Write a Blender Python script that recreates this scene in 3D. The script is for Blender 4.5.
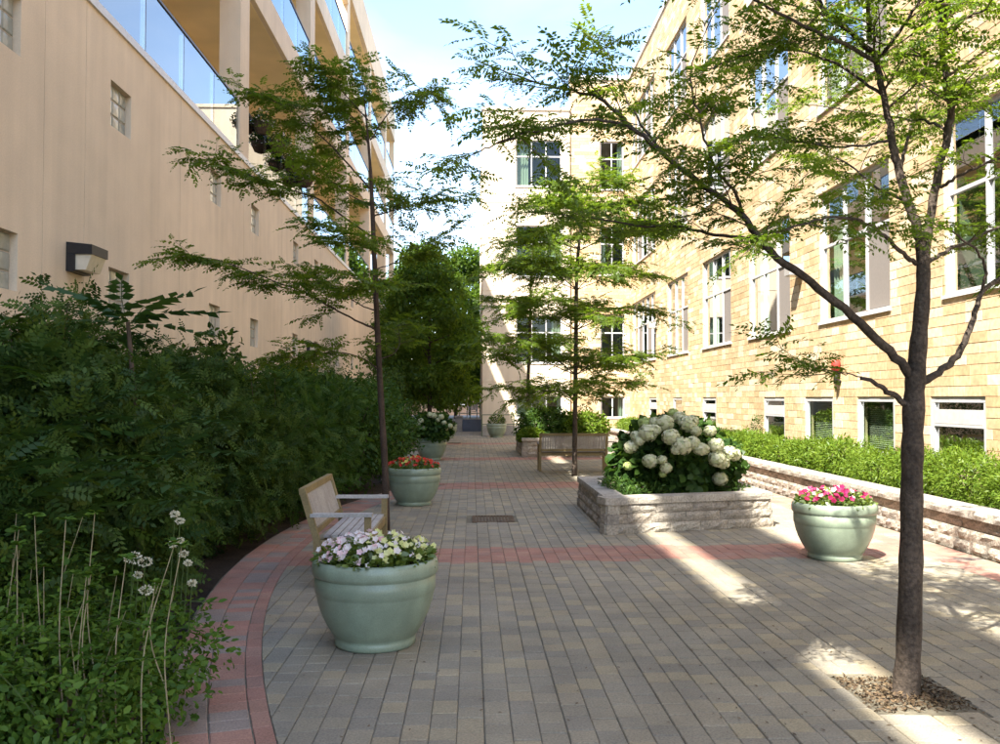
import bpy, math, random
import numpy as np
from mathutils import Vector, Matrix
random.seed(7); RNG = np.random.default_rng(7)
sc = bpy.context.scene
COL = sc.collection
for o in list(bpy.data.objects): bpy.data.objects.remove(o)
rad = math.radians

# ------------------------------------------------------------------ camera, sky, sun, exposure
FPX, VPX, HZY, EYE = 900.0, 472.0, 398.0, 1.6          # focal length and vanishing point in photo pixels
YAW, PITCH = math.atan((500 - VPX) / FPX), math.atan((HZY - 372) / FPX)
cam = bpy.data.objects.new('camera', bpy.data.cameras.new('camera'))
cam.data.sensor_width = 36; cam.data.lens = 36 * FPX / 1000
cam.data.clip_start = 0.05; cam.data.clip_end = 3000
cam.location = (0, 0, EYE); cam.rotation_euler = (math.pi / 2 + PITCH, 0, -YAW)
COL.objects.link(cam); sc.camera = cam
CROT = cam.rotation_euler.to_matrix()
def W(px, py, d):
    "photo pixel at distance d along the walk -> point"
    v = CROT @ Vector(((px - 500) / FPX, -(py - 372) / FPX, -1))
    return Vector((0, 0, EYE)) + v * (d / v.y)
def proj(p):
    v = CROT.transposed() @ (Vector(p) - Vector((0, 0, EYE)))
    if v.z > -0.05: return None
    return 500 + FPX * v.x / -v.z, 372 - FPX * v.y / -v.z

SUN = Vector((-0.345, -0.517, 0.783)).normalized()         # towards the sun
world = bpy.data.worlds.new('World'); sc.world = world; world.use_nodes = True
wn, wl = world.node_tree.nodes, world.node_tree.links
wn.clear()
sky = wn.new('ShaderNodeTexSky'); sky.sky_type = 'NISHITA'; sky.sun_disc = False
sky.sun_elevation = math.asin(SUN.z); sky.sun_rotation = math.atan2(SUN.x, SUN.y)
sky.air_density = 1.0; sky.dust_density = 0.7; sky.ozone_density = 1.6
bg = wn.new('ShaderNodeBackground'); bg.inputs['Strength'].default_value = 0.118
wo = wn.new('ShaderNodeOutputWorld')
tc = wn.new('ShaderNodeTexCoord'); mp = wn.new('ShaderNodeMapping'); mp.inputs['Scale'].default_value = (1.2, 1.2, 3.0)
cn = wn.new('ShaderNodeTexNoise'); cn.inputs['Scale'].default_value = 2.6; cn.inputs['Detail'].default_value = 6; cn.inputs['Distortion'].default_value = 0.5
cr = wn.new('ShaderNodeValToRGB'); cr.color_ramp.elements[0].position = 0.42; cr.color_ramp.elements[1].position = 0.78
cr.color_ramp.elements[1].color = (0.28, 0.28, 0.28, 1)
cm = wn.new('ShaderNodeMixRGB'); cm.inputs['Color2'].default_value = (5.0, 5.2, 5.5, 1)
wl.new(tc.outputs['Generated'], mp.inputs['Vector']); wl.new(mp.outputs[0], cn.inputs['Vector'])
wl.new(cn.outputs['Fac'], cr.inputs['Fac']); wl.new(cr.outputs['Color'], cm.inputs['Fac'])
wl.new(sky.outputs[0], cm.inputs['Color1']); wl.new(cm.outputs[0], bg.inputs['Color']); wl.new(bg.outputs[0], wo.inputs['Surface'])
sun = bpy.data.objects.new('sun', bpy.data.lights.new('sun', 'SUN'))
sun.data.energy = 4.3; sun.data.angle = rad(0.53); sun.data.color = (1.0, 0.93, 0.82)
sun.rotation_euler = (-SUN).to_track_quat('-Z', 'Y').to_euler(); sun.location = (0, -5, 30)
COL.objects.link(sun)
vs = sc.view_settings
vs.view_transform = 'Standard'; vs.look = 'None'; vs.gamma = 1; vs.use_curve_mapping = False; vs.exposure = 2.28

# ------------------------------------------------------------------ materials
def new_mat(name):
    m = bpy.data.materials.new(name); m.use_nodes = True
    nt = m.node_tree; nt.nodes.clear()
    return m, nt.nodes, nt.links
def rnd_socket(n, l):
    a = n.new('ShaderNodeAttribute'); a.attribute_name = 'rnd'
    oi = n.new('ShaderNodeObjectInfo')
    ad = n.new('ShaderNodeMath'); ad.operation = 'ADD'; fr = n.new('ShaderNodeMath'); fr.operation = 'FRACT'
    l.new(a.outputs['Fac'], ad.inputs[0]); l.new(oi.outputs['Random'], ad.inputs[1]); l.new(ad.outputs[0], fr.inputs[0])
    return fr.outputs[0]
def ramp(n, l, src, cols, const=False):
    r = n.new('ShaderNodeValToRGB'); e = r.color_ramp.elements
    if const: r.color_ramp.interpolation = 'CONSTANT'
    k = len(cols); e[0].position = 0; e[0].color = (*cols[0], 1)
    e[1].position = 1 if not const else (k - 1) / k; e[1].color = (*cols[-1], 1)
    for i in range(1, k - 1):
        q = e.new(i / (k - 1) if not const else i / k); q.color = (*cols[i], 1)
    l.new(src, r.inputs['Fac']); return r.outputs['Color']
def surf(name, cols, rough=0.8, noise=((6, 0.25), (60, 0.2)), bump=0.3, bscale=80, const=False, spec=0.3, streak=0, metal=0, coat=0, bdist=0.004):
    "solid surface: colour from a per-piece random value, broken up by world-space noise, fine bump"
    m, n, l = new_mat(name)
    out = n.new('ShaderNodeOutputMaterial'); b = n.new('ShaderNodeBsdfPrincipled'); l.new(b.outputs[0], out.inputs[0])
    geo = n.new('ShaderNodeNewGeometry')
    c = ramp(n, l, rnd_socket(n, l), cols if len(cols) > 1 else cols * 2, const)
    if streak: noise = tuple(noise) + (('s', streak),)
    for s, amt in noise:
        t = n.new('ShaderNodeTexNoise'); t.inputs['Detail'].default_value = 4
        if s == 's':
            mpn = n.new('ShaderNodeMapping'); mpn.inputs['Scale'].default_value = (3.0, 3.0, 0.15)
            l.new(geo.outputs['Position'], mpn.inputs['Vector']); l.new(mpn.outputs[0], t.inputs['Vector']); t.inputs['Scale'].default_value = 1.6
        else:
            l.new(geo.outputs['Position'], t.inputs['Vector']); t.inputs['Scale'].default_value = s
        mr = n.new('ShaderNodeMapRange'); mr.inputs['From Min'].default_value = 0.3; mr.inputs['From Max'].default_value = 0.7
        mr.inputs['To Min'].default_value = 1 - amt; mr.inputs['To Max'].default_value = 1 + amt * 0.6
        l.new(t.outputs['Fac'], mr.inputs['Value'])
        mx = n.new('ShaderNodeMixRGB'); mx.blend_type = 'MULTIPLY'; mx.inputs['Fac'].default_value = 1
        l.new(c, mx.inputs['Color1']); l.new(mr.outputs[0], mx.inputs['Color2']); c = mx.outputs[0]
    l.new(c, b.inputs['Base Color'])
    b.inputs['Roughness'].default_value = rough; b.inputs['Specular IOR Level'].default_value = spec
    b.inputs['Metallic'].default_value = metal; b.inputs['Coat Weight'].default_value = coat
    if bump:
        t = n.new('ShaderNodeTexNoise'); t.inputs['Scale'].default_value = bscale; t.inputs['Detail'].default_value = 5
        l.new(geo.outputs['Position'], t.inputs['Vector'])
        bp = n.new('ShaderNodeBump'); bp.inputs['Strength'].default_value = bump; bp.inputs['Distance'].default_value = bdist
        l.new(t.outputs['Fac'], bp.inputs['Height']); l.new(bp.outputs[0], b.inputs['Normal'])
    return m
def leaf_mat(name, cols, trans=0.4, tint=(1.25, 1.2, 0.5), gloss=0.06):
    m, n, l = new_mat(name)
    out = n.new('ShaderNodeOutputMaterial')
    c = ramp(n, l, rnd_socket(n, l), cols)
    d = n.new('ShaderNodeBsdfDiffuse'); t = n.new('ShaderNodeBsdfTranslucent'); g = n.new('ShaderNodeBsdfGlossy')
    g.inputs['Roughness'].default_value = 0.42
    mu = n.new('ShaderNodeMixRGB'); mu.blend_type = 'MULTIPLY'; mu.inputs['Fac'].default_value = 1; mu.inputs['Color2'].default_value = (*tint, 1)
    l.new(c, mu.inputs['Color1']); l.new(c, d.inputs['Color']); l.new(mu.outputs[0], t.inputs['Color'])
    a = n.new('ShaderNodeMixShader'); a.inputs[0].default_value = trans
    l.new(d.outputs[0], a.inputs[1]); l.new(t.outputs[0], a.inputs[2])
    b = n.new('ShaderNodeMixShader'); b.inputs[0].default_value = gloss
    l.new(a.outputs[0], b.inputs[1]); l.new(g.outputs[0], b.inputs[2]); l.new(b.outputs[0], out.inputs[0])
    return m
def glass_mat(name, tint, refl=0.12, rough=0.0, fres=1.0):
    "thin pane: tinted see-through plus a Fresnel reflection"
    m, n, l = new_mat(name)
    out = n.new('ShaderNodeOutputMaterial')
    t = n.new('ShaderNodeBsdfTransparent'); t.inputs[0].default_value = (*tint, 1)
    g = n.new('ShaderNodeBsdfGlossy'); g.inputs['Roughness'].default_value = rough; g.inputs['Color'].default_value = (0.95, 0.98, 1, 1)
    f = n.new('ShaderNodeFresnel'); f.inputs[0].default_value = 1.38
    ad = n.new('ShaderNodeMath'); ad.operation = 'ADD'; ad.use_clamp = True; ad.inputs[1].default_value = refl
    mf = n.new('ShaderNodeMath'); mf.operation = 'MULTIPLY'; mf.inputs[1].default_value = fres
    l.new(f.outputs[0], mf.inputs[0]); l.new(mf.outputs[0], ad.inputs[0])
    mx = n.new('ShaderNodeMixShader'); l.new(ad.outputs[0], mx.inputs[0]); l.new(t.outputs[0], mx.inputs[1]); l.new(g.outputs[0], mx.inputs[2])
    l.new(mx.outputs[0], out.inputs[0]); return m

M = {}
M['paver'] = surf('paver_grey_tan', [(.26,.235,.183), (.285,.255,.192), (.24,.22,.178), (.32,.275,.193), (.267,.24,.184), (.25,.227,.181), (.325,.282,.195), (.255,.233,.184), (.29,.257,.193), (.263,.237,.184)], .85, ((3, .14), (0.7, .16), (90, .28)), .5, 220, True)
M['paver_red'] = surf('paver_red', [(.345,.185,.14), (.31,.185,.148), (.35,.20,.15), (.33,.175,.135)], .85, ((3, .2), (0.7, .16), (90, .28)), .5, 220, True)
M['paver_mix'] = surf('paver_red_grey', [(.36,.185,.138), (.285,.215,.178), (.345,.19,.142), (.27,.215,.182), (.36,.20,.15)], .85, ((3, .2), (90, .28)), .5, 220, True)
M['sand'] = surf('joint_sand', [(.17,.148,.112), (.13,.13,.085)], .95, ((1.5, .35), (20, .35)))
M['soil'] = surf('mulch_soil', [(.05,.036,.026)], .95, ((4, .4), (40, .4)), 1, 40, bdist=.03)
M['straw'] = surf('wood_chip', [(.09,.058,.034), (.15,.105,.058), (.06,.038,.024), (.115,.085,.048)], .9, ((40, .3),))
M['concrete'] = surf('concrete', [(.33,.31,.28)], .9, ((2, .2), (30, .25)), .5, 120)
M['block'] = surf('split_stone', [(.36,.33,.275), (.30,.275,.235), (.41,.37,.305), (.33,.29,.24), (.28,.26,.23)], .92, ((5, .3), (45, .4)), .9, 60, bdist=.012)
M['cap'] = surf('cap_stone', [(.39,.36,.305), (.33,.305,.265), (.43,.39,.33)], .9, ((5, .28), (45, .35)), .7, 70, bdist=.008)
M['sandstone'] = surf('sandstone_block', [(.52,.375,.215), (.56,.415,.25), (.48,.34,.185), (.66,.545,.385), (.53,.385,.225), (.58,.445,.285), (.50,.36,.20), (.63,.505,.34), (.54,.395,.235)], .88, ((1.3, .14), (14, .22), (0.25, .12)), .4, 60, True)
M['mortar'] = surf('mortar', [(.52,.39,.25)], .9, ((8, .2),))
M['stucco_tan'] = surf('stucco_tan', [(.72,.585,.43)], .92, ((0.35, .10), (2.5, .05), (60, .08)), .35, 170, streak=.07)
M['soffit'] = surf('soffit_paint', [(.80,.63,.36)], .9, ((1, .1),), .2)
M['stucco_white'] = surf('stucco_cream', [(.68,.58,.44)], .9, ((0.6, .08), (60, .06)), .3, 150, streak=.08)
M['white_metal'] = surf('white_metal', [(.62,.61,.60)], .4, ((20, .1),), .05)
M['alu'] = surf('aluminium_frame', [(.44,.44,.45)], .45, ((15, .1),), .05)
M['dark_rail'] = surf('dark_rail', [(.06,.055,.055)], .4, ((20, .2),), .05)
M['black_metal'] = surf('black_metal', [(.022,.02,.02)], .5, ((20, .2),), .1)
M['grey_metal'] = surf('grey_metal', [(.30,.29,.28)], .5, ((20, .2),), .1)
M['green_metal'] = surf('green_rail', [(.17,.20,.13)], .5, ((20, .2),), .1)
M['rust'] = surf('rusty_iron', [(.10,.065,.04), (.13,.085,.05)], .85, ((12, .5), (80, .4)), .6, 90)
M['red_paint'] = surf('red_paint', [(.55,.06,.05)], .45, ((20, .1),), .05)
M['screen'] = surf('insect_screen', [(.20,.18,.165)], .8, ((30, .06),), 0)
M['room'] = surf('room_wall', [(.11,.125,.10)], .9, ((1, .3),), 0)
M['curtain'] = surf('curtain', [(.36,.40,.33), (.42,.45,.38), (.30,.35,.28)], .9, ((5, .1),), 0)
M['blind'] = surf('blind_slat', [(.42,.41,.33)], .6, ((5, .1),), 0)
M['valance'] = surf('air_unit', [(.5,.48,.45)], .6, ((8, .15),), 0.1)
M['glass'] = glass_mat('window_glass', (.68, .80, .73), .02, 0, .45)
M['rail_glass'] = glass_mat('railing_glass', (.60, .70, .78), .20)
M['glass_block'] = surf('glass_block', [(.30,.31,.27), (.36,.37,.33), (.26,.28,.25)], .16, ((9, .2),), .5, 14, spec=.6)
M['grout'] = surf('glass_block_grout', [(.42,.36,.29)], .9, ((20, .15),))
M['lens'] = surf('lamp_lens', [(.62,.56,.44)], .18, ((10, .1),), .1, 30, spec=.6)
M['glaze'] = surf('green_glaze', [(.255,.315,.235)], .32, ((3, .12), (11, .10), (140, .14)), .12, 220, spec=.5, streak=.16)
M['oak'] = surf('golden_wood', [(.26,.20,.095), (.235,.18,.09)], .7, ((6, .2), (60, .2)), .3, 60)
M['grey_wood'] = surf('weathered_slat', [(.36,.345,.34), (.40,.385,.37), (.32,.305,.305)], .75, ((6, .15), (60, .2)), .3, 60)
M['back_wood'] = surf('weathered_back_slat', [(.36,.33,.30), (.39,.36,.33), (.32,.295,.275)], .75, ((6, .15), (60, .2)), .3, 60)
M['bark'] = surf('locust_bark', [(.075,.058,.045)], .9, ((7, .4), (50, .5)), 1.0, 45, bdist=.012)
M['bark_dark'] = surf('dark_bark', [(.06,.042,.032)], .9, ((7, .3), (50, .3)), .8, 45, bdist=.01)
M['twig'] = surf('twig', [(.10,.07,.05)], .9, ((9, .3),), 0)
M['pale_stem'] = surf('pale_stem', [(.36,.30,.19), (.26,.24,.13)], .8, ((20, .3),), 0)
M['green_stem'] = surf('green_stem', [(.07,.11,.03)], .7, ((20, .3),), 0)
M['locust'] = leaf_mat('locust_leaf', [(.065,.12,.018), (.10,.165,.022), (.14,.205,.03), (.08,.145,.02)], .6, (1.5, 1.45, .55), gloss=.02)
M['locust_dark'] = leaf_mat('locust_leaf_deep', [(.03,.07,.018), (.045,.09,.022), (.06,.11,.025)], .4)
M['dense'] = leaf_mat('dense_tree_leaf', [(.05,.095,.018), (.08,.14,.024), (.11,.18,.03)], .55, (1.5, 1.45, .5), gloss=.01)
M['shrub'] = leaf_mat('shrub_leaf', [(.022,.05,.012), (.042,.08,.016), (.085,.135,.026), (.028,.06,.014)], .28, gloss=.012)
M['shrub_mid'] = leaf_mat('shrub_leaf_mid', [(.025,.062,.013), (.048,.10,.02), (.08,.145,.026)], .35, gloss=.012)
M['ninebark'] = leaf_mat('ninebark_leaf', [(.045,.10,.015), (.08,.155,.022), (.12,.205,.032)], .3, gloss=.012)
M['yew'] = leaf_mat('yew_leaf', [(.065,.13,.014), (.11,.18,.02), (.15,.22,.028), (.09,.15,.018)], .4, (1.3, 1.25, .4), gloss=.01)
M['hyd_leaf'] = leaf_mat('hydrangea_leaf', [(.022,.055,.014), (.04,.085,.018), (.065,.125,.022)], .35, gloss=.012)
M['pet_leaf'] = leaf_mat('petunia_leaf', [(.07,.12,.022), (.12,.18,.03), (.17,.23,.045)], .35)
M['sumac'] = leaf_mat('sumac_leaf', [(.024,.06,.018), (.05,.10,.024)], .25, gloss=.03)
def petal(name, cols): return leaf_mat(name, cols, .3, (1, 1, 1), .02)
M['hyd_flower'] = petal('hydrangea_floret', [(.56,.58,.38), (.66,.66,.48), (.46,.52,.27), (.62,.61,.46)])
M['hyd_green'] = petal('hydrangea_green_floret', [(.38,.48,.16), (.46,.54,.22)])
M['p_pink'] = petal('petal_pink', [(.80,.50,.52), (.84,.66,.68), (.72,.40,.46)])
M['p_white'] = petal('petal_white', [(.82,.76,.74), (.82,.72,.72)])
M['p_lime'] = petal('petal_lime', [(.70,.72,.28), (.74,.74,.38)])
M['p_mag'] = petal('petal_magenta', [(.36,.018,.075), (.30,.018,.10), (.42,.05,.12)])
M['p_red'] = petal('petal_red', [(.55,.03,.03), (.62,.09,.05)])
M['p_yel'] = petal('petal_yellow', [(.62,.60,.16), (.60,.50,.14)])
M['cluster'] = petal('white_cluster', [(.72,.70,.56), (.62,.58,.42)])
M['basket'] = surf('coir_basket', [(.07,.045,.03)], .95, ((20, .4),))
M['blue_grey'] = surf('blue_grey_paint', [(.12,.14,.18)], .7, ((3, .2),))
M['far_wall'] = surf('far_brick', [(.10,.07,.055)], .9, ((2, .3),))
M['roofing'] = surf('roof_membrane', [(.25,.24,.22)], .9)

# ------------------------------------------------------------------ builders
BASE = {}
def props(o, label=None, cat=None, group=None, kind=None):
    if label: o['label'] = label
    if cat: o['category'] = cat
    if group: o['group'] = group
    if kind: o['kind'] = kind
    return o
def thing(name, base, label, cat, group=None, rz=0, local=False):
    o = bpy.data.objects.new(name, None); COL.objects.link(o); o.empty_display_size = .2
    o.location = base; o.rotation_euler[2] = rz; BASE[o] = Vector(base) if not local else Vector((0, 0, 0))
    return props(o, label, cat, group)
def link(name, me, parent=None, loc=(0, 0, 0), rot=None, scale=None):
    o = bpy.data.objects.new(name, me); COL.objects.link(o)
    if parent is not None: o.parent = parent; BASE[o] = BASE.get(parent, Vector())
    else: BASE[o] = Vector()
    o.location = loc
    if rot is not None: o.rotation_euler = rot
    if scale is not None: o.scale = scale
    return o
def piece(name, me, parent, pos, rot=None, scale=None):
    "shared mesh placed at world point pos under a parent"
    return link(name, me, parent, Vector(pos) - BASE.get(parent, Vector()), rot, scale)
class G:
    def __init__(s): s.v = []; s.f = []; s.r = []; s.m = []
    def add(s, vs, fs, r=0.0, mi=0):
        k = len(s.v); s.v.extend(vs); s.f.extend([tuple(i + k for i in f) for f in fs]); s.r.extend([r] * len(fs)); s.m.extend([mi] * len(fs))
        return s
    def box(s, a, b, r=0.0, mi=0, fn=None):
        x0, y0, z0 = a; x1, y1, z1 = b
        vs = [(x, y, z) for z in (z0, z1) for y in (y0, y1) for x in (x0, x1)]
        if fn: vs = [fn(*p) for p in vs]
        return s.add(vs, [(0, 2, 3, 1), (4, 5, 7, 6), (0, 1, 5, 4), (2, 6, 7, 3), (0, 4, 6, 2), (1, 3, 7, 5)], r, mi)
    def beam(s, p, q, w, h, up=Vector((0, 0, 1)), r=0.0):
        p, q = Vector(p), Vector(q); t = (q - p).normalized()
        if abs(t.dot(up)) > .95: up = Vector((0, 1, 0))
        a = t.cross(up).normalized() * w / 2; b = a.cross(t).normalized() * h / 2
        vs = [e + i * a + j * b for e in (p, q) for i, j in ((-1, -1), (1, -1), (1, 1), (-1, 1))]
        return s.add([tuple(x) for x in vs], [(3, 2, 1, 0), (4, 5, 6, 7), (0, 1, 5, 4), (1, 2, 6, 5), (2, 3, 7, 6), (3, 0, 4, 7)], r)
    def prism(s, poly, z0, z1, ch=.004, r=0.0, mi=0):
        n = len(poly); cx = sum(p[0] for p in poly) / n; cy = sum(p[1] for p in poly) / n
        def ins(p):
            dx, dy = cx - p[0], cy - p[1]; L = math.hypot(dx, dy) or 1; k = min(1.4 * ch, L * .4) / L
            return p[0] + dx * k, p[1] + dy * k
        vs = [(x, y, z0) for x, y in poly] + [(x, y, z1 - ch) for x, y in poly] + [(*ins(p), z1) for p in poly]
        fs = [tuple(range(2 * n, 3 * n))]
        for i in range(n):
            j = (i + 1) % n
            fs += [(i, j, n + j, n + i), (n + i, n + j, 2 * n + j, 2 * n + i)]
        return s.add(vs, fs, r, mi)
    def tube(s, pts, rs, n=6, r=0.0, cap=True):
        pts = [Vector(p) for p in pts]; k = len(pts); vs = []; fs = []
        up = Vector((0.13, 0.97, 0.2)); a = None
        for i, p in enumerate(pts):
            t = (pts[min(i + 1, k - 1)] - pts[max(i - 1, 0)]).normalized()
            if a is None: a = t.cross(up if abs(t.dot(up)) < .9 else Vector((1, 0, 0))).normalized()
            else: a = (a - t * a.dot(t)).normalized()
            b = t.cross(a)
            for q in range(n):
                an = 2 * math.pi * q / n; w = p + (a * math.cos(an) + b * math.sin(an)) * rs[i]; vs.append(tuple(w))
        for i in range(k - 1):
            for q in range(n): fs.append((i * n + q, i * n + (q + 1) % n, (i + 1) * n + (q + 1) % n, (i + 1) * n + q))
        if cap: fs += [tuple(range(n - 1, -1, -1)), tuple(range((k - 1) * n, k * n))]
        return s.add(vs, fs, r)
    def lathe(s, prof, n=40, c=(0, 0, 0), r=0.0, mi=0):
        k = len(prof); vs = []; fs = []
        for rr, z in prof:
            for q in range(n):
                an = 2 * math.pi * q / n; vs.append((c[0] + rr * math.cos(an), c[1] + rr * math.sin(an), c[2] + z))
        for i in range(k - 1):
            for q in range(n): fs.append((i * n + q, i * n + (q + 1) % n, (i + 1) * n + (q + 1) % n, (i + 1) * n + q))
        return s.add(vs, fs, r, mi)
    def mesh(s, mats, off=(0, 0, 0), smooth=False, name='m'):
        me = bpy.data.meshes.new(name); o = Vector(off)
        me.from_pydata([tuple(Vector(p) - o) for p in s.v], [], s.f)
        for m in (mats if isinstance(mats, (list, tuple)) else [mats]): me.materials.append(M[m])
        at = me.attributes.new('rnd', 'FLOAT', 'FACE'); at.data.foreach_set('value', s.r)
        if any(s.m): me.polygons.foreach_set('material_index', s.m)
        if smooth: me.polygons.foreach_set('use_smooth', [True] * len(s.f))
        me.update(); return me
    def build(s, name, mats, parent=None, smooth=False):
        return link(name, s.mesh(mats, BASE.get(parent, Vector()) if parent else (0, 0, 0), smooth, name), parent)
def np_mesh(name, V, tri_or_quad, rnd, mats, off=(0, 0, 0)):
    "V (n,3), faces (m,k) numpy, rnd (m,)"
    me = bpy.data.meshes.new(name); F = tri_or_quad; k = F.shape[1]
    me.vertices.add(len(V)); me.vertices.foreach_set('co', (V - np.array(off)[None]).astype(np.float32).ravel())
    me.loops.add(F.size); me.loops.foreach_set('vertex_index', F.astype(np.int32).ravel())
    me.polygons.add(len(F)); me.polygons.foreach_set('loop_start', np.arange(0, F.size, k, dtype=np.int32))
    try: me.polygons.foreach_set('loop_total', np.full(len(F), k, dtype=np.int32))
    except Exception: pass
    me.materials.append(M[mats])
    at = me.attributes.new('rnd', 'FLOAT', 'FACE'); at.data.foreach_set('value', rnd.astype(np.float32))
    me.update(calc_edges=True); return me
def norm(a): return a / (np.linalg.norm(a, axis=1, keepdims=True) + 1e-9)
def frames(X, Z):
    X = norm(X); Y = norm(np.cross(Z, X)); Z = np.cross(X, Y)
    return np.stack([X, Y, Z], axis=2)
def scatter(name, tv, tf, O, X, Z, S, mat, parent=None, off=None, rvar=None):
    "copies of a small template (tv verts, tf quads) at origins O, x axis X, z axis near Z, scales S, joined into one mesh"
    R = frames(X, Z); N = len(O)
    V = np.einsum('nij,vj->nvi', R, tv) * S[:, None, None] + O[:, None, :]
    F = tf[None] + (np.arange(N) * len(tv))[:, None, None]
    r = np.repeat(RNG.random(N) if rvar is None else rvar, len(tf))
    off = off if off is not None else (BASE.get(parent, Vector()) if parent else (0, 0, 0))
    return link(name, np_mesh(name, V.reshape(-1, 3), F.reshape(-1, tf.shape[1]), r, mat, off), parent)
def simple_leaf(w=.45, fold=.12, curl=-.12):
    v = np.array([[0, 0, 0], [.45, w / 2, fold], [1, 0, curl], [.45, -w / 2, fold]], float)
    return v, np.array([[0, 1, 2, 3]])
def broad_leaf(w=.7):
    v = np.array([[0, 0, 0], [.3, w / 2, .06], [.75, w * .36, .02], [1, 0, -.12], [.75, -w * .36, .02], [.3, -w / 2, .06], [.5, 0, -.05]], float)
    return v, np.array([[0, 1, 2, 6], [6, 2, 3, 3][:4], [6, 3, 4, 4][:4], [0, 6, 4, 5]])
def broad_leaf(w=.7):
    v = np.array([[0, 0, 0], [.3, w / 2, .06], [.75, w * .36, .03], [1, 0, -.12], [.75, -w * .36, .03], [.3, -w / 2, .06], [.55, 0, -.04]], float)
    return v, np.array([[0, 1, 2, 6], [2, 3, 4, 6], [0, 6, 4, 5]])
def pinnate(n=9, ll=.26, lw=.09, droop=.25, term=True, fwd=.45, stalk=.12, jit=0.0):
    vs, fs = [], []; bend = random.uniform(-.25, .25) * (1 if jit else 0)
    def lf(p, d, L, w):
        k = len(vs); p = np.array(p, float); d = np.array(d, float) + np.random.default_rng(len(vs) + int(1e4 * ll)).normal(size=3) * jit; d /= np.linalg.norm(d)
        s = np.array([-d[1], d[0], random.uniform(-1, 1) * jit * 1.5])
        vs.extend([p, p + d * L * .45 + s * w / 2 + [0, 0, .01], p + d * L + [0, 0, -.05 * L], p + d * L * .45 - s * w / 2 + [0, 0, .01]]); fs.append([k, k + 1, k + 2, k + 3])
    for i in range(n):
        t = stalk + (1 - stalk) * (i + random.uniform(-.3, .3) * (1 if jit else 0)) / n; z = -droop * t * t
        f = (1 - .55 * abs(t - .5)) * ll
        for sg in (1, -1):
            if jit and random.random() < .06: continue
            lf((t, bend * t * t, z), (fwd, sg, -.16 - jit), f * random.uniform(.8, 1.15), lw * random.uniform(.8, 1.15))
    if term: lf((1, bend, -droop), (1, .1, -.4), ll * .8, lw)
    k = len(vs)
    for t in (0, .5, 1): vs.extend([np.array([t, bend * t * t + .006, -droop * t * t]), np.array([t, bend * t * t - .006, -droop * t * t])])
    fs += [[k, k + 2, k + 3, k + 1], [k + 2, k + 4, k + 5, k + 3]]
    return np.array(vs, float), np.array(fs)
def smooth_path(pts, n=6):
    P = [Vector(p) for p in pts]; P = [P[0] * 2 - P[1]] + P + [P[-1] * 2 - P[-2]]; out = []
    for i in range(1, len(P) - 2):
        a, b, c, d = P[i - 1:i + 3]
        for k in range(n):
            t = k / n
            out.append(.5 * ((2 * b) + (c - a) * t + (2 * a - 5 * b + 4 * c - d) * t * t + (3 * b - a - 3 * c + d) * t ** 3))
    return out + [P[-2]]
def area_px(pts):
    q = [proj(p) for p in pts]
    if any(a is None for a in q): return 0
    cx = sum(a[0] for a in q) / len(q); cy = sum(a[1] for a in q) / len(q)
    if not (-15 < cx < 1015 and -15 < cy < 759): return 0
    return abs(sum(q[i][0] * q[(i + 1) % len(q)][1] - q[(i + 1) % len(q)][0] * q[i][1] for i in range(len(q)))) / 2
def clip_half(poly, p, n):
    out = []
    for i in range(len(poly)):
        a, b = poly[i], poly[(i + 1) % len(poly)]
        da = (a[0] - p[0]) * n[0] + (a[1] - p[1]) * n[1]; db = (b[0] - p[0]) * n[0] + (b[1] - p[1]) * n[1]
        if da >= 0: out.append(a)
        if da * db < 0:
            t = da / (da - db); out.append((a[0] + (b[0] - a[0]) * t, a[1] + (b[1] - a[1]) * t))
    return out

# ------------------------------------------------------------------ ground and paving
props(G().add([(-400, -300, -.10), (400, -300, -.10), (400, 900, -.10), (-400, 900, -.10)], [(0, 1, 2, 3)]).build('ground', 'soil'), kind='structure')
XW, LW, WING = 6.8, -4.7, 38.5             # right facade, left facade, cross wing
XR = 5.1                                   # retaining wall face
CX, CY, RI = 16.4, 9.9, 18.2               # the curved left border: centre and inner radius
PIT = (2.06, 4.58, 2.62, 5.16)
DR = (0.0, 11.65, .56, 12.3)
base = G(); outer = RI + .52
ring = []
for k in range(41):
    d = -4 + (44.5 + 4) * k / 40
    dd = max(-1, min(1, (min(d, 16.6) - CY) / outer)); x = CX - outer * math.sqrt(1 - dd * dd)
    if d > 16.6: x = -1.06 if d < 18 else -1.9
    ring.append((min(x, .6), d))
vs_ = []; fs_ = []
for x, d in ring: vs_ += [(x, d, -.008), (5.3, d, -.008)]
for i in range(40): fs_.append((2 * i, 2 * i + 1, 2 * i + 3, 2 * i + 2))
paving = props(base.add(vs_, fs_).build('paving', 'sand'), kind='structure')
border = []                                # (poly, mat)
def arc_pt(r, a): return CX - r * math.cos(a), CY + r * math.sin(a)
for w0, w1, lt, mt in ((0, .095, .205, 'paver_red'), (.1, .295, .135, 'paver_mix'), (.3, .50, .2, 'paver_mix')):
    r0, r1 = RI + w0, RI + w1; n = int(.78 * r1 / (lt + .004)); off = random.random()
    for i in range(n):
        a0 = -.42 + (i + off) * (lt + .004) / r1; a1 = a0 + lt / r1
        j = random.uniform(-.002, .002)
        border.append(([arc_pt(r0, a0), arc_pt(r0, a1), arc_pt(r1 + j, a1), arc_pt(r1 + j, a0)], mt))
for w0, w1, lt, mt in ((4.60, 4.795, .137, 'paver_red'), (4.80, 5.085, .2, 'paver_mix')):
    d = 1.0
    while d < 36:
        border.append(([(w0, d), (w1, d), (w1, d + lt), (w0, d + lt)], mt)); d += lt + .004
CWD = .133
field = []
x = -2.2
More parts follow.
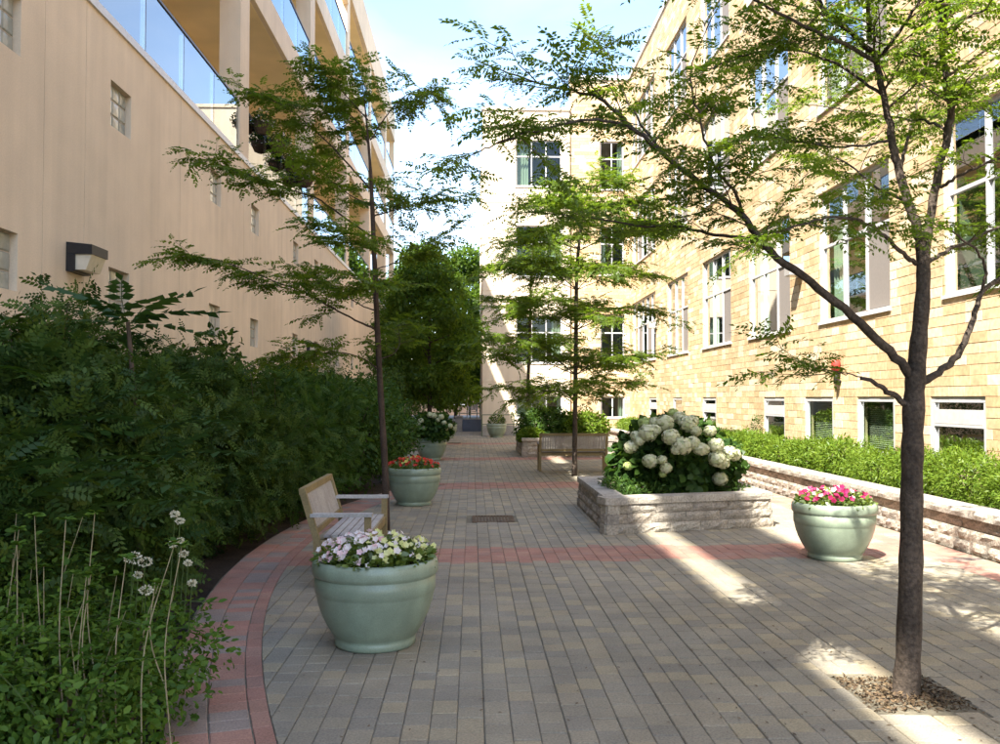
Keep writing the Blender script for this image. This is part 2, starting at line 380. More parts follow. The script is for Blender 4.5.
while x < 4.595:
    d = -2 + random.random() * .1
    wob = random.uniform(-.0015, .0015)
    while d < 43.5:
        ln = random.choice((.133, .16, .16, .195)) if d < 26 else random.choice((.17, .205, .205, .3))
        x0, x1 = x + .0016 + wob, min(x + CWD - .0016 + wob, 4.595)
        p = [(x0, d + .0025), (x1, d + .0025), (x1, d + ln - .0025), (x0, d + ln - .0025)]
        c = (x + CWD / 2, d + ln / 2); d += ln
        if -.5 < (c[1] - CY) / 18.2 < .37:
            v = (CX - c[0], CY - c[1]); L = math.hypot(*v); q = (CX - v[0] / L * (RI - .004), CY - v[1] / L * (RI - .004))
            if L > RI + .2: continue
            p = clip_half(p, q, (v[0] / L, v[1] / L))
            if len(p) < 3: continue
        elif c[1] > 16.6 and c[0] < (-1.0 if c[1] < 18 else -1.8): continue
        skip = False
        for (a, b, e, f) in (PIT, DR):
            if p and a - .02 < c[0] < e + .02 and b - .02 < c[1] < f + .02: skip = True
        if skip: continue
        for (a, b, e, f) in (PIT, DR):                       # trim pavers that reach into an opening
            xs = [q[0] for q in p]; ys = [q[1] for q in p]
            if max(xs) > a and min(xs) < e and max(ys) > b and min(ys) < f:
                ox, oy = min(max(xs) - a, e - min(xs)), min(max(ys) - b, f - min(ys))
                if ox < oy: p = clip_half(p, (a, 0), (-1, 0)) if max(xs) - a < e - min(xs) else clip_half(p, (e, 0), (1, 0))
                else: p = clip_half(p, (0, b), (0, -1)) if max(ys) - b < f - min(ys) else clip_half(p, (0, f), (0, 1))
        if len(p) < 3: continue
        k = c[1] - .05 * c[0]
        mt = 'paver_red' if (8.8 < k < 9.68 or 15.9 < k < 17.1 or 23.2 < k < 24.3 or 31 < k < 32.2) else 'paver'
        field.append((p, mt))
    x += CWD
allp = [(area_px([(q[0], q[1], 0) for q in p]), p, m) for p, m in field]
allp.sort(key=lambda t: -t[0])
def lay(lst, name, limit):
    rest = {}
    for i, (a, p, m) in enumerate(lst):
        z = random.uniform(-.0025, .002); g = G() if i < limit else rest.setdefault(m, G())
        if i < limit:
            cx = sum(q[0] for q in p) / len(p); cy = sum(q[1] for q in p) / len(p)
            g.prism([(q[0] - cx, q[1] - cy) for q in p], -.03 - z, 0, .005)
            link(name, g.mesh(m, name=name), paving, (cx, cy, z))
        else: g.prism(p, -.03, z, .005, random.random())
    for m, g in rest.items(): props(g.build(name + '_field', m, paving), kind='stuff')
lay(allp, 'paver', 300)
allb = [(area_px([(q[0], q[1], 0) for q in p]), p, m) for p, m in border]; allb.sort(key=lambda t: -t[0])
lay(allb, 'border_paver', 290)
# tree pit, drain
pit = thing('tree_pit', (2.34, 4.87, -.05), 'square tree pit of dry wood chips edged in the grey paving', 'tree pit')
g = G()
for a, b in (((PIT[0], PIT[1]), (PIT[2], PIT[1] + .035)), ((PIT[0], PIT[3] - .035), (PIT[2], PIT[3])), ((PIT[0], PIT[1] + .035), (PIT[0] + .035, PIT[3] - .035)), ((PIT[2] - .035, PIT[1] + .035), (PIT[2], PIT[3] - .035))):
    g.box((a[0] + .003, a[1] + .003, -.08), (b[0] - .003, b[1] - .003, -.016 + random.uniform(-.006, .004)))
g.build('edging', 'paver', pit)
G().box((PIT[0] + .035, PIT[1] + .035, -.09), (PIT[2] - .035, PIT[3] - .035, -.03)).build('soil_bed', 'soil', pit)
n = 2300
O = np.stack([RNG.uniform(PIT[0] + .01, PIT[2] - .01, n), RNG.uniform(PIT[1] + .01, PIT[3] - .01, n), RNG.uniform(-.026, .006, n)], 1)
O[:, 2] += .025 * np.exp(-((O[:, 0] - 2.33) ** 2 + (O[:, 1] - 4.85) ** 2) / .02)
X = RNG.normal(size=(n, 3)) * [1, 1, .25]; Z = RNG.normal(size=(n, 3)) * [.4, .4, 1]
tv, tf = simple_leaf(.35)
props(scatter('wood_chips', tv, tf, O, X, Z, RNG.uniform(.014, .042, n), 'straw', pit), kind='stuff')
n = 900
O = np.stack([RNG.uniform(-1.6, 4.9, n), 3.6 + 16 * RNG.random(n) ** 1.4, np.full(n, .004)], 1); O[:200, 0] = RNG.uniform(1.2, 3.6, 200); O[:200, 1] = RNG.uniform(3.8, 6.5, 200)
X = RNG.normal(size=(n, 3)) * [1, 1, .08]; tvl, tfl = simple_leaf(.4, .03, .0)
props(scatter('fallen_leaflets', tvl, tfl, O, X, np.tile([0, 0, 1.], (n, 1)) + RNG.normal(size=(n, 3)) * .1, RNG.uniform(.012, .035, n), 'straw', paving), kind='stuff')
dr = thing('drain_grate', (.28, 11.97, 0), 'rusty rectangular drain grate set flush into the brick paving', 'drain')
g = G()
g.box((DR[0] + .004, DR[1] + .004, -.02), (DR[2] - .004, DR[1] + .05, .004)); g.box((DR[0] + .004, DR[3] - .05, -.02), (DR[2] - .004, DR[3] - .004, .004))
g.box((DR[0] + .004, DR[1] + .05, -.02), (DR[0] + .05, DR[3] - .05, .004)); g.box((DR[2] - .05, DR[1] + .05, -.02), (DR[2] - .004, DR[3] - .05, .004)); g.build('frame', 'rust', dr)
for i in range(11):
    xx = DR[0] + .062 + i * .0425; G().box((xx, DR[1] + .05, -.02), (xx + .026, DR[3] - .05, 0)).build('bar', 'rust', dr)
G().box((DR[0] + .02, DR[1] + .02, -.03), (DR[2] - .02, DR[3] - .02, -.018)).build('sump', 'black_metal', dr)
d2 = thing('drain_cover', W(454, 443, 32).to_track_quat('X', 'Z') and (-.62, 32, .002), 'small dark drain cover in the far end of the walk', 'drain')
g = G(); g.box((-.85, 31.7, .002), (-.4, 32.3, .008)); g.build('plate', 'rust', d2); G().box((-.8, 31.75, .008), (-.45, 32.25, .012)).build('lid', 'rust', d2)

# ------------------------------------------------------------------ block meshes for walls and planters
def rough_block(seed, lx=1.0, ly=1.0, lz=1.0, amp=.06, nx=5, nz=3):
    "unit block centred in x, front at y=0 facing -y, depth ly, bottom at 0; only the front face is split rough"
    r = random.Random(seed); g = G(); vs = []; fs = []
    for j in range(nz + 1):
        for i in range(nx + 1):
            e = (i in (0, nx)) or (j in (0, nz))
            y = amp * (.5 + r.uniform(0, .35)) if e else amp * r.uniform(-.25, .55)
            vs.append((-.5 + i / nx + (0 if e else r.uniform(-.05, .05)), y, j / nz + (0 if e else r.uniform(-.08, .08))))
    for j in range(nz):
        for i in range(nx): a = j * (nx + 1) + i; fs.append((a, a + 1, a + nx + 2, a + nx + 1))
    k = len(vs); vs += [(-.5, 1, 0), (.5, 1, 0), (.5, 1, 1), (-.5, 1, 1)]
    bl, br, tl, tr = 0, nx, nz * (nx + 1), nz * (nx + 1) + nx
    fs += [tuple(range(tl, tr + 1)) + (k + 2, k + 3), (k, k + 1) + tuple(range(br, bl - 1, -1)), (k + 1, k, k + 3, k + 2),
           (k, ) + tuple(range(bl, tl + 1, nx + 1)) + (k + 3,), (k + 2,) + tuple(range(tr, br - 1, -(nx + 1))) + (k + 1,)]
    return g.add(vs, fs).mesh
ROUGH = [rough_block(i, amp=.16)('block', name='block') for i in range(7)]
CAPS = [rough_block(50 + i, amp=.05, nx=4, nz=2)('cap', name='cap') for i in range(4)]
def course(parent, name, meshes, p, q, z, h, dep, lens, step=0.0, rnd=random, start=0.0):
    "blocks along p->q, front on the right-hand side of the direction seen from above"
    p, q = Vector((*p, 0)), Vector((*q, 0)); t = (q - p); L = t.length; t.normalize(); nrm = Vector((t.y, -t.x, 0))
    ang = math.atan2(t.y, t.x); s = 0; first = True
    while s < L - .01:
        ln = rnd.uniform(*lens)
        if first and start: ln = start
        first = False
        if L - s - ln < lens[0] * .5: ln = L - s
        pos = p + t * (s + ln / 2) + nrm * step; s += ln
        piece(name, rnd.choice(meshes), parent, (pos.x, pos.y, z), (0, 0, ang), (ln - .004, dep, h - .003))
rw = thing('retaining_wall', (XR, 18, 0), 'low tan split-stone retaining wall with cap stones in front of the clipped hedge', 'stone wall')
G().box((XR + .10, 2.5, -.05), (XR + .26, 34, .36)).build('core', 'concrete', rw)
for i in range(3): course(rw, 'stone_block', ROUGH, (XR + .0 + .012 * i, 34), (XR + .012 * i, 2.5), .0 + .122 * i, .122, .2, (.28, .46), start=.2 + .06 * i)
course(rw, 'cap_stone', CAPS, (XR - .03, 34), (XR - .03, 2.5), .368, .09, .34, (.38, .5))
G().add([(XR + .2, 2.5, .33), (XW, 2.5, .33), (XW, 34, .33), (XR + .2, 34, .33)], [(0, 1, 2, 3)]).build('soil_bed', 'soil', rw)
def planter(name, label, quad, h, bed_label=None):
    "quad: FL, FR, BR, BL seen from the camera"
    cx = sum(q[0] for q in quad) / 4; cy = sum(q[1] for q in quad) / 4
    t = thing(name, (cx, cy, 0), label, 'planter', 'stone planters on the walk')
    nc = 3; ch = (h - .085) / nc
    def inset(k): return [tuple((Vector((*q, 0)) + (Vector((cx, cy, 0)) - Vector((*q, 0))).normalized() * k).xy) for q in quad]
    c = inset(.25); G().prism(c, -.02, h - .10, .01).build('soil_bed', 'soil', t)
    for i in range(nc):
        Q = inset(.03 + .017 * i)
        for e in range(4): course(t, 'stone_block', ROUGH, Q[e], Q[(e + 1) % 4], i * ch, ch, .16, (.3, .5), start=.16 + .13 * ((i + e) % 2))
    Q = inset(.04)
    for e in range(4): course(t, 'cap_stone', CAPS, Q[e], Q[(e + 1) % 4], h - .085, .083 + .002 * (e % 2), .27, (.34, .52))
    return t
P1 = [(1.54, 10.5), (3.78, 11.1), (3.78, 14.1), (1.54, 13.5)]
planter('stone_planter', 'low stone planter box holding the white hydrangea bush', P1, .43)
P2 = [(1.32, 24.2), (3.9, 24.2), (3.9, 27.6), (1.32, 27.6)]
planter('stone_planter', 'stone planter box of green shrubs behind the slatted bench', P2, .52)

# ------------------------------------------------------------------ buildings
def wall_sheet(g, fn, u0, u1, v0, v1, holes, n0=0.0, depth=.18, mi=0):
    us = sorted({u0, u1, *[h[0] for h in holes], *[h[1] for h in holes]}); vs = sorted({v0, v1, *[h[2] for h in holes], *[h[3] for h in holes]})
    us = [u for u in us if u0 <= u <= u1]; vs = [v for v in vs if v0 <= v <= v1]
    for j in range(len(vs) - 1):
        run = None
        for i in range(len(us) - 1):
            cu, cv = (us[i] + us[i + 1]) / 2, (vs[j] + vs[j + 1]) / 2
            inside = any(h[0] < cu < h[1] and h[2] < cv < h[3] for h in holes)
            if not inside and run is None: run = us[i]
            if run is not None and (inside or i == len(us) - 2):
                e = us[i] if inside else us[i + 1]
                g.add([fn(run, n0, vs[j]), fn(e, n0, vs[j]), fn(e, n0, vs[j + 1]), fn(run, n0, vs[j + 1])], [(0, 1, 2, 3)], 0, mi); run = None
    for h in holes:
        c = [(h[0], h[2]), (h[1], h[2]), (h[1], h[3]), (h[0], h[3])]
        for i in range(4):
            a, b = c[i], c[(i + 1) % 4]
            g.add([fn(a[0], n0, a[1]), fn(b[0], n0, b[1]), fn(b[0], n0 - depth, b[1]), fn(a[0], n0 - depth, a[1])], [(0, 1, 2, 3)], 0, mi)
FR = lambda u, n, v: (XW - n, u, v)
FW = lambda u, n, v: (u, WING - n, v)
FL = lambda u, n, v: (LW + n, u, v)
def window(bld, fn, u0, u1, v0, v1, cols, transom=None, screen=None, curtain=.5, blind=False, unit=False, sill=True, rd=.10, w=.055):
    G_ = G()
    n0, n1 = -rd - .03, -rd + .03
    for a, b in (((u0, v0), (u1, v0 + w)), ((u0, v1 - w), (u1, v1)), ((u0, v0 + w), (u0 + w, v1 - w)), ((u1 - w, v0 + w), (u1, v1 - w))):
        G_.box((a[0] + .002, n0, a[1] + .002), (b[0] - .002, n1, b[1] - .002), fn=fn)
    win = G_.build('window', 'alu', bld)
    rows = [v0 + w] + ([transom] if transom else []) + [v1 - w]
    cs = [u0 + w + (u1 - u0 - 2 * w) * k / cols for k in range(cols + 1)]
    for k in range(1, cols): G().box((cs[k] - .024, n0 + .006, v0 + w), (cs[k] + .024, n1 + .012, v1 - w), fn=fn).build('mullion', 'alu', win)
    if transom: G().box((u0 + w, n0 + .004, transom - .028), (u1 - w, n1 + .006, transom + .028), fn=fn).build('transom', 'alu', win)
    for k in range(cols):
        for j in range(len(rows) - 1):
            a, b, c, d = cs[k] + .02, cs[k + 1] - .02, rows[j] + .004, rows[j + 1] - .004
            tilt = random.uniform(-.006, .006); t2 = random.uniform(-.006, .006)
            G().add([fn(a, -rd, c), fn(b, -rd + tilt, c), fn(b, -rd + tilt + t2, d), fn(a, -rd + t2, d)], [(0, 1, 2, 3)]).build('pane', 'glass', win)
    if screen is not None:
        for k in screen:
            a, b = cs[k] + .03, cs[k + 1] - .03
            G().box((a, n1 - .028, rows[0] + .01), (b, n1 - .02, (transom or rows[-1]) - .035), fn=fn).build('insect_screen', 'screen', win)
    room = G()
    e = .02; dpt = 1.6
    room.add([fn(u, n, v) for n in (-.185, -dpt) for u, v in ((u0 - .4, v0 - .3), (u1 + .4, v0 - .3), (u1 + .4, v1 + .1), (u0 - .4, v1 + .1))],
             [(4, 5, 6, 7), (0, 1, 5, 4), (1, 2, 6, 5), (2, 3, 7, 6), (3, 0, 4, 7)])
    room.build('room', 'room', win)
    if curtain:
        L = (u1 - u0)
        spans = [(u0 - .05, u0 + L * random.uniform(.12, .3)), (u1 - L * random.uniform(.1, .3), u1 + .05)]
        for a, b in spans:
            if random.random() > curtain: continue
            n = max(6, int((b - a) / .035)); g = G(); vs = []; ph = random.random() * 6
            for k in range(n + 1):
                uu = a + (b - a) * k / n; nn = -.33 + .035 * math.sin(k * 1.9 + ph)
                vs += [fn(uu, nn, v0 - .1), fn(uu, nn, v1 + .02)]
            g.add(vs, [(2 * k, 2 * k + 2, 2 * k + 3, 2 * k + 1) for k in range(n)], random.random()).build('curtain', 'curtain', win)
    if blind:
        z = v1 - .1; g = G(); k = 0; bot = v0 + (v1 - v0) * random.uniform(.02, .12)
        while z > bot:
            g.add([fn(u0 + .03, -.20, z), fn(u1 - .03, -.20, z), fn(u1 - .03, -.235, z + .022), fn(u0 + .03, -.235, z + .022)], [(0, 1, 2, 3)]); z -= .034
        props(g.build('blind_slats', 'blind', win), kind='stuff')
    if unit:
        G().box((u0 + w + .01, -rd - .05, v1 - w - .30), (u1 - w - .01, n1 + .008, v1 - w - .10), fn=fn).build('vent_panel', 'valance', win)
        G().box((u0 + w + .005, n0, v1 - w - .345), (u1 - w - .005, n1 + .012, v1 - w - .305), fn=fn).build('transom', 'alu', win)
    if sill:
        G().box((u0 - .05, -.15, v0 - .05), (u1 + .05, .035, v0 - .002), fn=fn).build('sill', 'white_metal', win)
    return win
# --- right: sandstone building
rb = thing('stone_building', (XW, 16, 0), 'sunlit sandstone block building with tall framed windows behind the hedge', 'building')
FLOORS = [(3.07, 5.58), (7.17, 9.68), (11.27, 13.78)]
COLS_ = [(4.9, 7.8), (9.8, 12.7), (14.4, 17.35), (19.0, 21.85), (23.4, 26.3), (28.1, 31.1), (33.1, 37.9)]
BASEM = [(6.2, 7.6), (8.9, 10.3), (11.72, 13.16), (14.3, 15.7), (16.77, 18.2), (19.4, 20.8), (24.9, 26.35), (29.0, 30.3), (33.0, 34.4)]
holesR = [(a, b, v0, v1) for v0, v1 in FLOORS for a, b in COLS_] + [(a, b, .62, 1.62) for a, b in BASEM]
U0, U1, TOP = -2.0, WING, 15.5
g = G(); wall_sheet(g, FR, U0, U1, -.1, TOP, holesR, -.012, .17)
g.box((XW + .05, U0, TOP - .3), (XW + 14, U1 + 12, TOP - .02)); g.box((XW + .02, U0, -.1), (XW + 14, U0 + .3, TOP - .3)); g.box((XW + 13.7, U0 + .3, -.1), (XW + 14, U1 + 12, TOP - .3))
g.build('wall', 'mortar', rb)
def stone_rows(zs):
    out = []
    for a, b in zip(zs[:-1], zs[1:]):
        n = max(1, round((b - a) / .145)); out += [(a + (b - a) * k / n, a + (b - a) * (k + 1) / n) for k in range(n)]
    return out
def lay_stone(fn, u0, u1, rows, holes):
    out = []
    for v0, v1 in rows:
        cut = sorted([(h[0], h[1]) for h in holes if h[2] < (v0 + v1) / 2 < h[3]]); segs = []; s = u0
        for a, b in cut: segs.append((s, a)); s = b
        segs.append((s, u1))
        for a, b in segs:
            u = a; first = True
            while u < b - .02:
                ln = random.choice((.3, .4, .4, .5, .6)) * (random.random() if first else 1); first = False
                ln = max(ln, .08); e = min(u + ln, b)
                if b - e < .08: e = b
                out.append((fn, u, e, v0, v1)); u = e
    return out
zsR = sorted({-.1, .62, 1.62, TOP - .12, *[v for f in FLOORS for v in f]})
stones = lay_stone(FR, U0, U1, stone_rows(zsR), holesR)
WH_S = [(5.52, 6.55, .75, 1.66), (5.52, 6.55, 3.05, 5.15), (5.52, 6.55, 6.9, 9.0), (5.52, 6.55, 10.6, 12.7)]
DIV = 4.2
stones += lay_stone(FW, DIV, XW - .012, stone_rows(sorted({-.1, TOP - .12, *[h[2] for h in WH_S], *[h[3] for h in WH_S]})), WH_S)
g = G(); wall_sheet(g, FW, DIV, XW + .3, -.1, TOP, WH_S, -.012, .17); g.build('wall', 'mortar', rb)
st = [(area_px([s[0](s[1], 0, s[3]), s[0](s[2], 0, s[3]), s[0](s[2], 0, s[4]), s[0](s[1], 0, s[4])]) * (0 if s[3] < .9 else 1), s) for s in stones]
st.sort(key=lambda t: -t[0])
ub = G(); c_ = .03
ub.add([(0, 0, 0), (1, 0, 0), (1, 0, 1), (0, 0, 1), (.006, 1, c_), (.994, 1, c_), (.994, 1, 1 - c_), (.006, 1, 1 - c_)], [(4, 5, 6, 7), (0, 1, 5, 4), (1, 2, 6, 5), (2, 3, 7, 6), (3, 0, 4, 7)])
UB = ub.mesh('sandstone', name='stone'); rest = G()
for i, (a, (fn, u0, u1, v0, v1)) in enumerate(st):
    pr = random.uniform(-.004, .003); e = .0016
    if i < 300:
        if fn is FR: piece('stone', UB, rb, (XW + .011, u0 + e, v0 + e), (0, 0, math.pi / 2), (u1 - u0 - 2 * e, .012 + pr, v1 - v0 - 2 * e))
        else: piece('stone', UB, rb, (u1 - e, WING + .011, v0 + e), (0, 0, math.pi), (u1 - u0 - 2 * e, .012 + pr, v1 - v0 - 2 * e))
    else:
        r = random.random()
        A = [(u0 + e, v0 + e), (u1 - e, v0 + e), (u1 - e, v1 - e), (u0 + e, v1 - e)]; k = .003
        B = [(u0 + e + k, v0 + e + k), (u1 - e - k, v0 + e + k), (u1 - e - k, v1 - e - k), (u0 + e + k, v1 - e - k)]
        rest.add([fn(u, -.011, v) for u, v in A] + [fn(u, pr, v) for u, v in B], [(4, 5, 6, 7), (0, 1, 5, 4), (1, 2, 6, 5), (2, 3, 7, 6), (3, 0, 4, 7)], r)
props(rest.build('stone_courses', 'sandstone', rb), kind='stuff')
g = G(); g.box((XW - .05, U0, TOP - .118), (XW + .45, WING - .06, TOP + .06)); g.box((DIV, WING - .05, TOP - .118), (XW + .45, WING + .4, TOP + .06)); g.build('coping', 'white_metal', rb)
for fi, (v0, v1) in enumerate(FLOORS):
    for ci, (a, b) in enumerate(COLS_):
        nc = 3 if b - a < 4 else 5
        window(rb, FR, a, b, v0, v1, nc, v0 + 1.46, [0] if nc == 3 else [1, 3], .75)
for i, (a, b) in enumerate(BASEM): window(rb, FR, a, b, .62, 1.62, 1, None, None, 0, blind=i in (3, 4), unit=i in (2, 5, 6, 8), sill=False, rd=.05, w=.085)
for i, h in enumerate(WH_S): window(rb, FW, *h, 2, None if i == 0 else h[3] - .75, None, .6, sill=True)
# --- cream stucco wing
wb = thing('stucco_building', (2.3, WING, 0), 'cream stucco building front with wide three-pane windows closing the walk', 'building')
WH_W = [(1.88, 3.85, .75, 1.70), (1.88, 3.85, 3.1, 5.1), (1.88, 3.85, 6.8, 9.0), (1.88, 3.85, 10.7, 12.7)]
g = G(); wall_sheet(g, FW, .45, DIV - .004, -.1, 14.0, WH_W, .12, .3)
g.box((.45, WING - .12 + .001, 13.6), (DIV - .004, WING + 14, 13.98)); g.add([(.45, WING - .12, -.1), (.45, WING + 14, -.1), (.45, WING + 14, 14), (.45, WING - .12, 14)], [(0, 1, 2, 3)])
g.add([(DIV - .004, WING - .12, -.1), (DIV - .004, WING + .3, -.1), (DIV - .004, WING + .3, 14), (DIV - .004, WING - .12, 14)], [(0, 1, 2, 3)])
g.add([(.45, WING + 14, -.1), (DIV, WING + 14, -.1), (DIV, WING + 14, 14), (.45, WING + 14, 14)], [(0, 1, 2, 3)])
g.build('wall', 'stucco_white', wb)
G().box((.40, WING - .17, 13.985), (DIV + .02, WING + .3, 14.12)).build('coping', 'stucco_white', wb)
G().box((.42, WING - .16, 0), (DIV - .01, WING - .121, .42)).build('plinth', 'concrete', wb)
for v in (2.3, 6.2, 10.0): G().box((.44, WING - .135, v), (DIV - .006, WING - .1205, v + .03)).build('reveal_strip', 'stucco_white', wb)
FW2 = lambda u, n, v: (u, WING - .12 - n, v)
for i, h in enumerate(WH_W): window(wb, FW2, *h, 3, None if i == 0 else h[3] - .7, None, .7, sill=True)
# --- left: tan stucco building with balconies
lb = thing('balcony_building', (LW, 20, 0), 'tan stucco building with glass-railed balconies and small glass-block windows', 'building')
LU0, LU1 = -22.0, 54.0
LZ = [(2.70, 3.30), (5.15, 5.75)]
LWIN = [(8.72, 9.42), (11.75, 12.45), (16.2, 16.9), (19.2, 19.9), (23.7, 24.4), (26.9, 27.6), (31.2, 31.9), (35, 35.7)]
holesL = [(a, b, v0, v1) for v0, v1 in LZ for a, b in LWIN]
JO = [4.6, 9.95, 11.0, 14.55, 18.6, 22.3, 26.4, 30, 34, 38, 42, 46, 50]
edges = [LU0] + JO + [LU1]
for a, b in zip(edges[:-1], edges[1:]):
    g = G(); hs = [h for h in holesL if a < h[0] and h[1] < b]
    wall_sheet(g, FL, a + .006, b - .006, -.1, 6.455, hs, 0, .10)
    for q in (a + .006, b - .006): g.add([FL(q, 0, -.1), FL(q, -.03, -.1), FL(q, -.03, 6.455), FL(q, 0, 6.455)], [(0, 1, 2, 3)])
    g.build('wall_panel', 'stucco_tan', lb)
G().box((LW - 14, LU0, -.1), (LW - .11, LU1 - .1, 6.45)).box((LW - 14, LU0, 6.56), (LW - 2.1, LU1 - .1, 17.0)).build('core', 'stucco_tan', lb)
g = G()
for q in JO: g.box((LW - .06, q - .008, 0), (LW - .012, q + .008, 6.45))
g.build('control_joint', 'mortar', lb)
G().box((LW - .3, LU1 - .1, -.1), (LW - .002, LU1, 17.0)).build('corner', 'stucco_tan', lb)
gbm = G(); q = .5
gbm.add([(0, -.5, -.5), (0, .5, -.5), (0, .5, .5), (0, -.5, .5), (.012, -.42, -.42), (.012, .42, -.42), (.012, .42, .42), (.012, -.42, .42), (.016, 0, 0)], [(0, 1, 5, 4), (1, 2, 6, 5), (2, 3, 7, 6), (3, 0, 4, 7), (4, 5, 8), (5, 6, 8), (6, 7, 8), (7, 4, 8)])
GB = gbm.mesh('glass_block', name='glass_block')
for a, b, v0, v1 in holesL:
    w = G().box((LW - .12, a, v0), (LW - .085, b, v1)).build('window', 'grout', lb)
    nu, nv = 3, 3
    for i in range(nu):
        for j in range(nv):
            piece('glass_block', GB, w, (LW - .084, a + (b - a) * (i + .5) / nu, v0 + (v1 - v0) * (j + .5) / nv), None, (1, (b - a) / nu - .012, (v1 - v0) / nv - .012))
PIERS = [-19.8, -12.2, -4.6, 3.0, 10.6, 18.2, 26.0, 33.6, 41.0, 48.4]
SLABS = [(6.2, 6.46, 'stucco_tan'), (10.2, 10.9, 'stucco_tan'), (13.6, 14.3, 'stucco_tan'), (17.0, 18.6, 'stucco_tan')]
for i, (z0, z1, mt) in enumerate(SLABS):
    if i == 0:
        G().box((LW - 2.2, LU0, 6.452), (LW + .03, LU1, 6.56)).build('ledge', 'white_metal', lb); continue
    s = G().box((LW - 2.1, LU0 if i < 3 else 33.6, z0), (LW + (.0 if i < 3 else .05), LU1 - .001, z1)).build('roof_slab' if i == 3 else 'floor_slab', mt, lb)
    G().box((LW - 2.09, LU0 if i < 3 else 33.61, z0 - .012), (LW - .12, LU1 - .1, z0 - .001)).build('soffit', 'soffit', s)
    if i == 3: G().box((LW - .16, LU0, z0 - .60), (LW + .05, 33.599, z1)).build('sun_gap_beam', mt, lb)       # unseen roof gap and beam added over near bays to streak sun on paving
G().box((LW - 14, LU0, 17.001), (LW - 2.101, LU1 - .001, 18.5)).build('roof', 'roofing', lb)
G().box((LW - 2.099, LU0 + .1, 6.57), (LW - 2.06, LU1 - .11, 17.0)).build('back_wall', 'soffit', lb)
TOPS = [(6.56, 10.2), (10.9, 13.6), (14.3, 17.0)]
for p in PIERS:
    for z0, z1 in TOPS: G().box((LW - .42, p, z0 + .001), (LW + .004, p + .72, z1 - (.602 if z1 == 17.0 and p < 33 else .001))).build('pier', 'stucco_tan', lb)
for z0, z1 in TOPS:
    for p, q in zip(PIERS, PIERS[1:] + [54.0]):
        a, b = p + .72, q
        g = G().box((LW - .06, a + .01, z0 + 1.02), (LW - .01, b - .01, z0 + 1.06)).build('handrail', 'dark_rail', lb)
        n = max(2, round((b - a) / 1.7))
        for k in range(n):
            u0, u1 = a + (b - a) * k / n + .012, a + (b - a) * (k + 1) / n - .012
            G().box((LW - .041, u0, z0 + .03), (LW - .029, u1, z0 + 1.018)).build('glass_panel', 'rail_glass', g)
        if z0 < 7:
            G().box((LW - 2.055, a + 1.4, z0 + .02), (LW - 2.03, a + 3.6, z0 + 2.4)).build('balcony_door', 'dark_rail', lb)
# balcony flower baskets
tvS, tfS = simple_leaf(.5)
for i, u in enumerate((19.5, 21.0, 22.7, 24.4)):
    nm = ['nearest the first pier', 'second from the first pier', 'third from the first pier', 'furthest from the first pier'][i]
    t = thing('hanging_basket', (LW + .12, u, 7.52), 'dark flower basket hung on the balcony rail, ' + nm, 'flower basket', 'flower baskets on the balcony rail')
    G().lathe([(.05, -.22), (.15, -.18), (.21, -.05), (.23, .04), (.20, .04)], 18, (LW + .17, u, 7.52)).build('basket', 'basket', t, True)
    g = G().tube([(LW - .035, u, 7.63), (LW + .0, u, 7.645), (LW + .02, u, 7.60), (LW + .02, u, 7.5)], [.008] * 4, 5); g.build('hook', 'black_metal', t)
    n = 500; D = norm(RNG.normal(size=(n, 3))) * RNG.uniform(.5, 1, (n, 1)) * [.3, .34, .2]
    scatter('foliage', tvS, tfS, D + [LW + .17, u, 7.60], norm(RNG.normal(size=(n, 3))), RNG.normal(size=(n, 3)), RNG.uniform(.05, .09, n), 'shrub', t)
    n = 40; D = norm(RNG.normal(size=(n, 3))) * [.3, .34, .2]
    scatter('blossoms', tvS, tfS, D + [LW + .17, u, 7.62], norm(RNG.normal(size=(n, 3))), RNG.normal(size=(n, 3)), RNG.uniform(.05, .07, n), 'p_white', t)
# wall lamps
def lamp(u, z, label):
    t = thing('wall_lamp', (LW, u, z), label, 'lamp', 'box lamps on the tan wall')
    g = G(); a, b = u - .23, u + .23
    g.add([(LW + .004, a, z + .05), (LW + .30, a, z + .05), (LW + .30, a, z + .16), (LW + .004, a, z + .19), (LW + .004, b, z + .05), (LW + .30, b, z + .05), (LW + .30, b, z + .16), (LW + .004, b, z + .19)], [(0, 1, 2, 3), (7, 6, 5, 4), (0, 4, 5, 1), (1, 5, 6, 2), (2, 6, 7, 3), (3, 7, 4, 0)])
    g.build('hood', 'black_metal', t)
    G().box((LW + .004, a + .0, z - .15), (LW + .10, b, z + .048)).build('back_box', 'black_metal', t)
    g = G(); g.add([(LW + .101, a + .03, z - .13), (LW + .22, a + .03, z - .13), (LW + .285, a + .03, z + .049), (LW + .101, a + .03, z + .049), (LW + .101, b - .03, z - .13), (LW + .22, b - .03, z - .13), (LW + .285, b - .03, z + .049), (LW + .101, b - .03, z + .049)], [(0, 1, 2, 3), (7, 6, 5, 4), (0, 4, 5, 1), (1, 5, 6, 2), (2, 6, 7, 3), (3, 7, 4, 0)])
    g.build('lens', 'lens', t)
lamp(10.75, 3.22, 'black box wall lamp with clear lens above the feathery sumac')
lamp(25.9, 3.0, 'small black box wall lamp low on the tan wall beyond the shrubs')
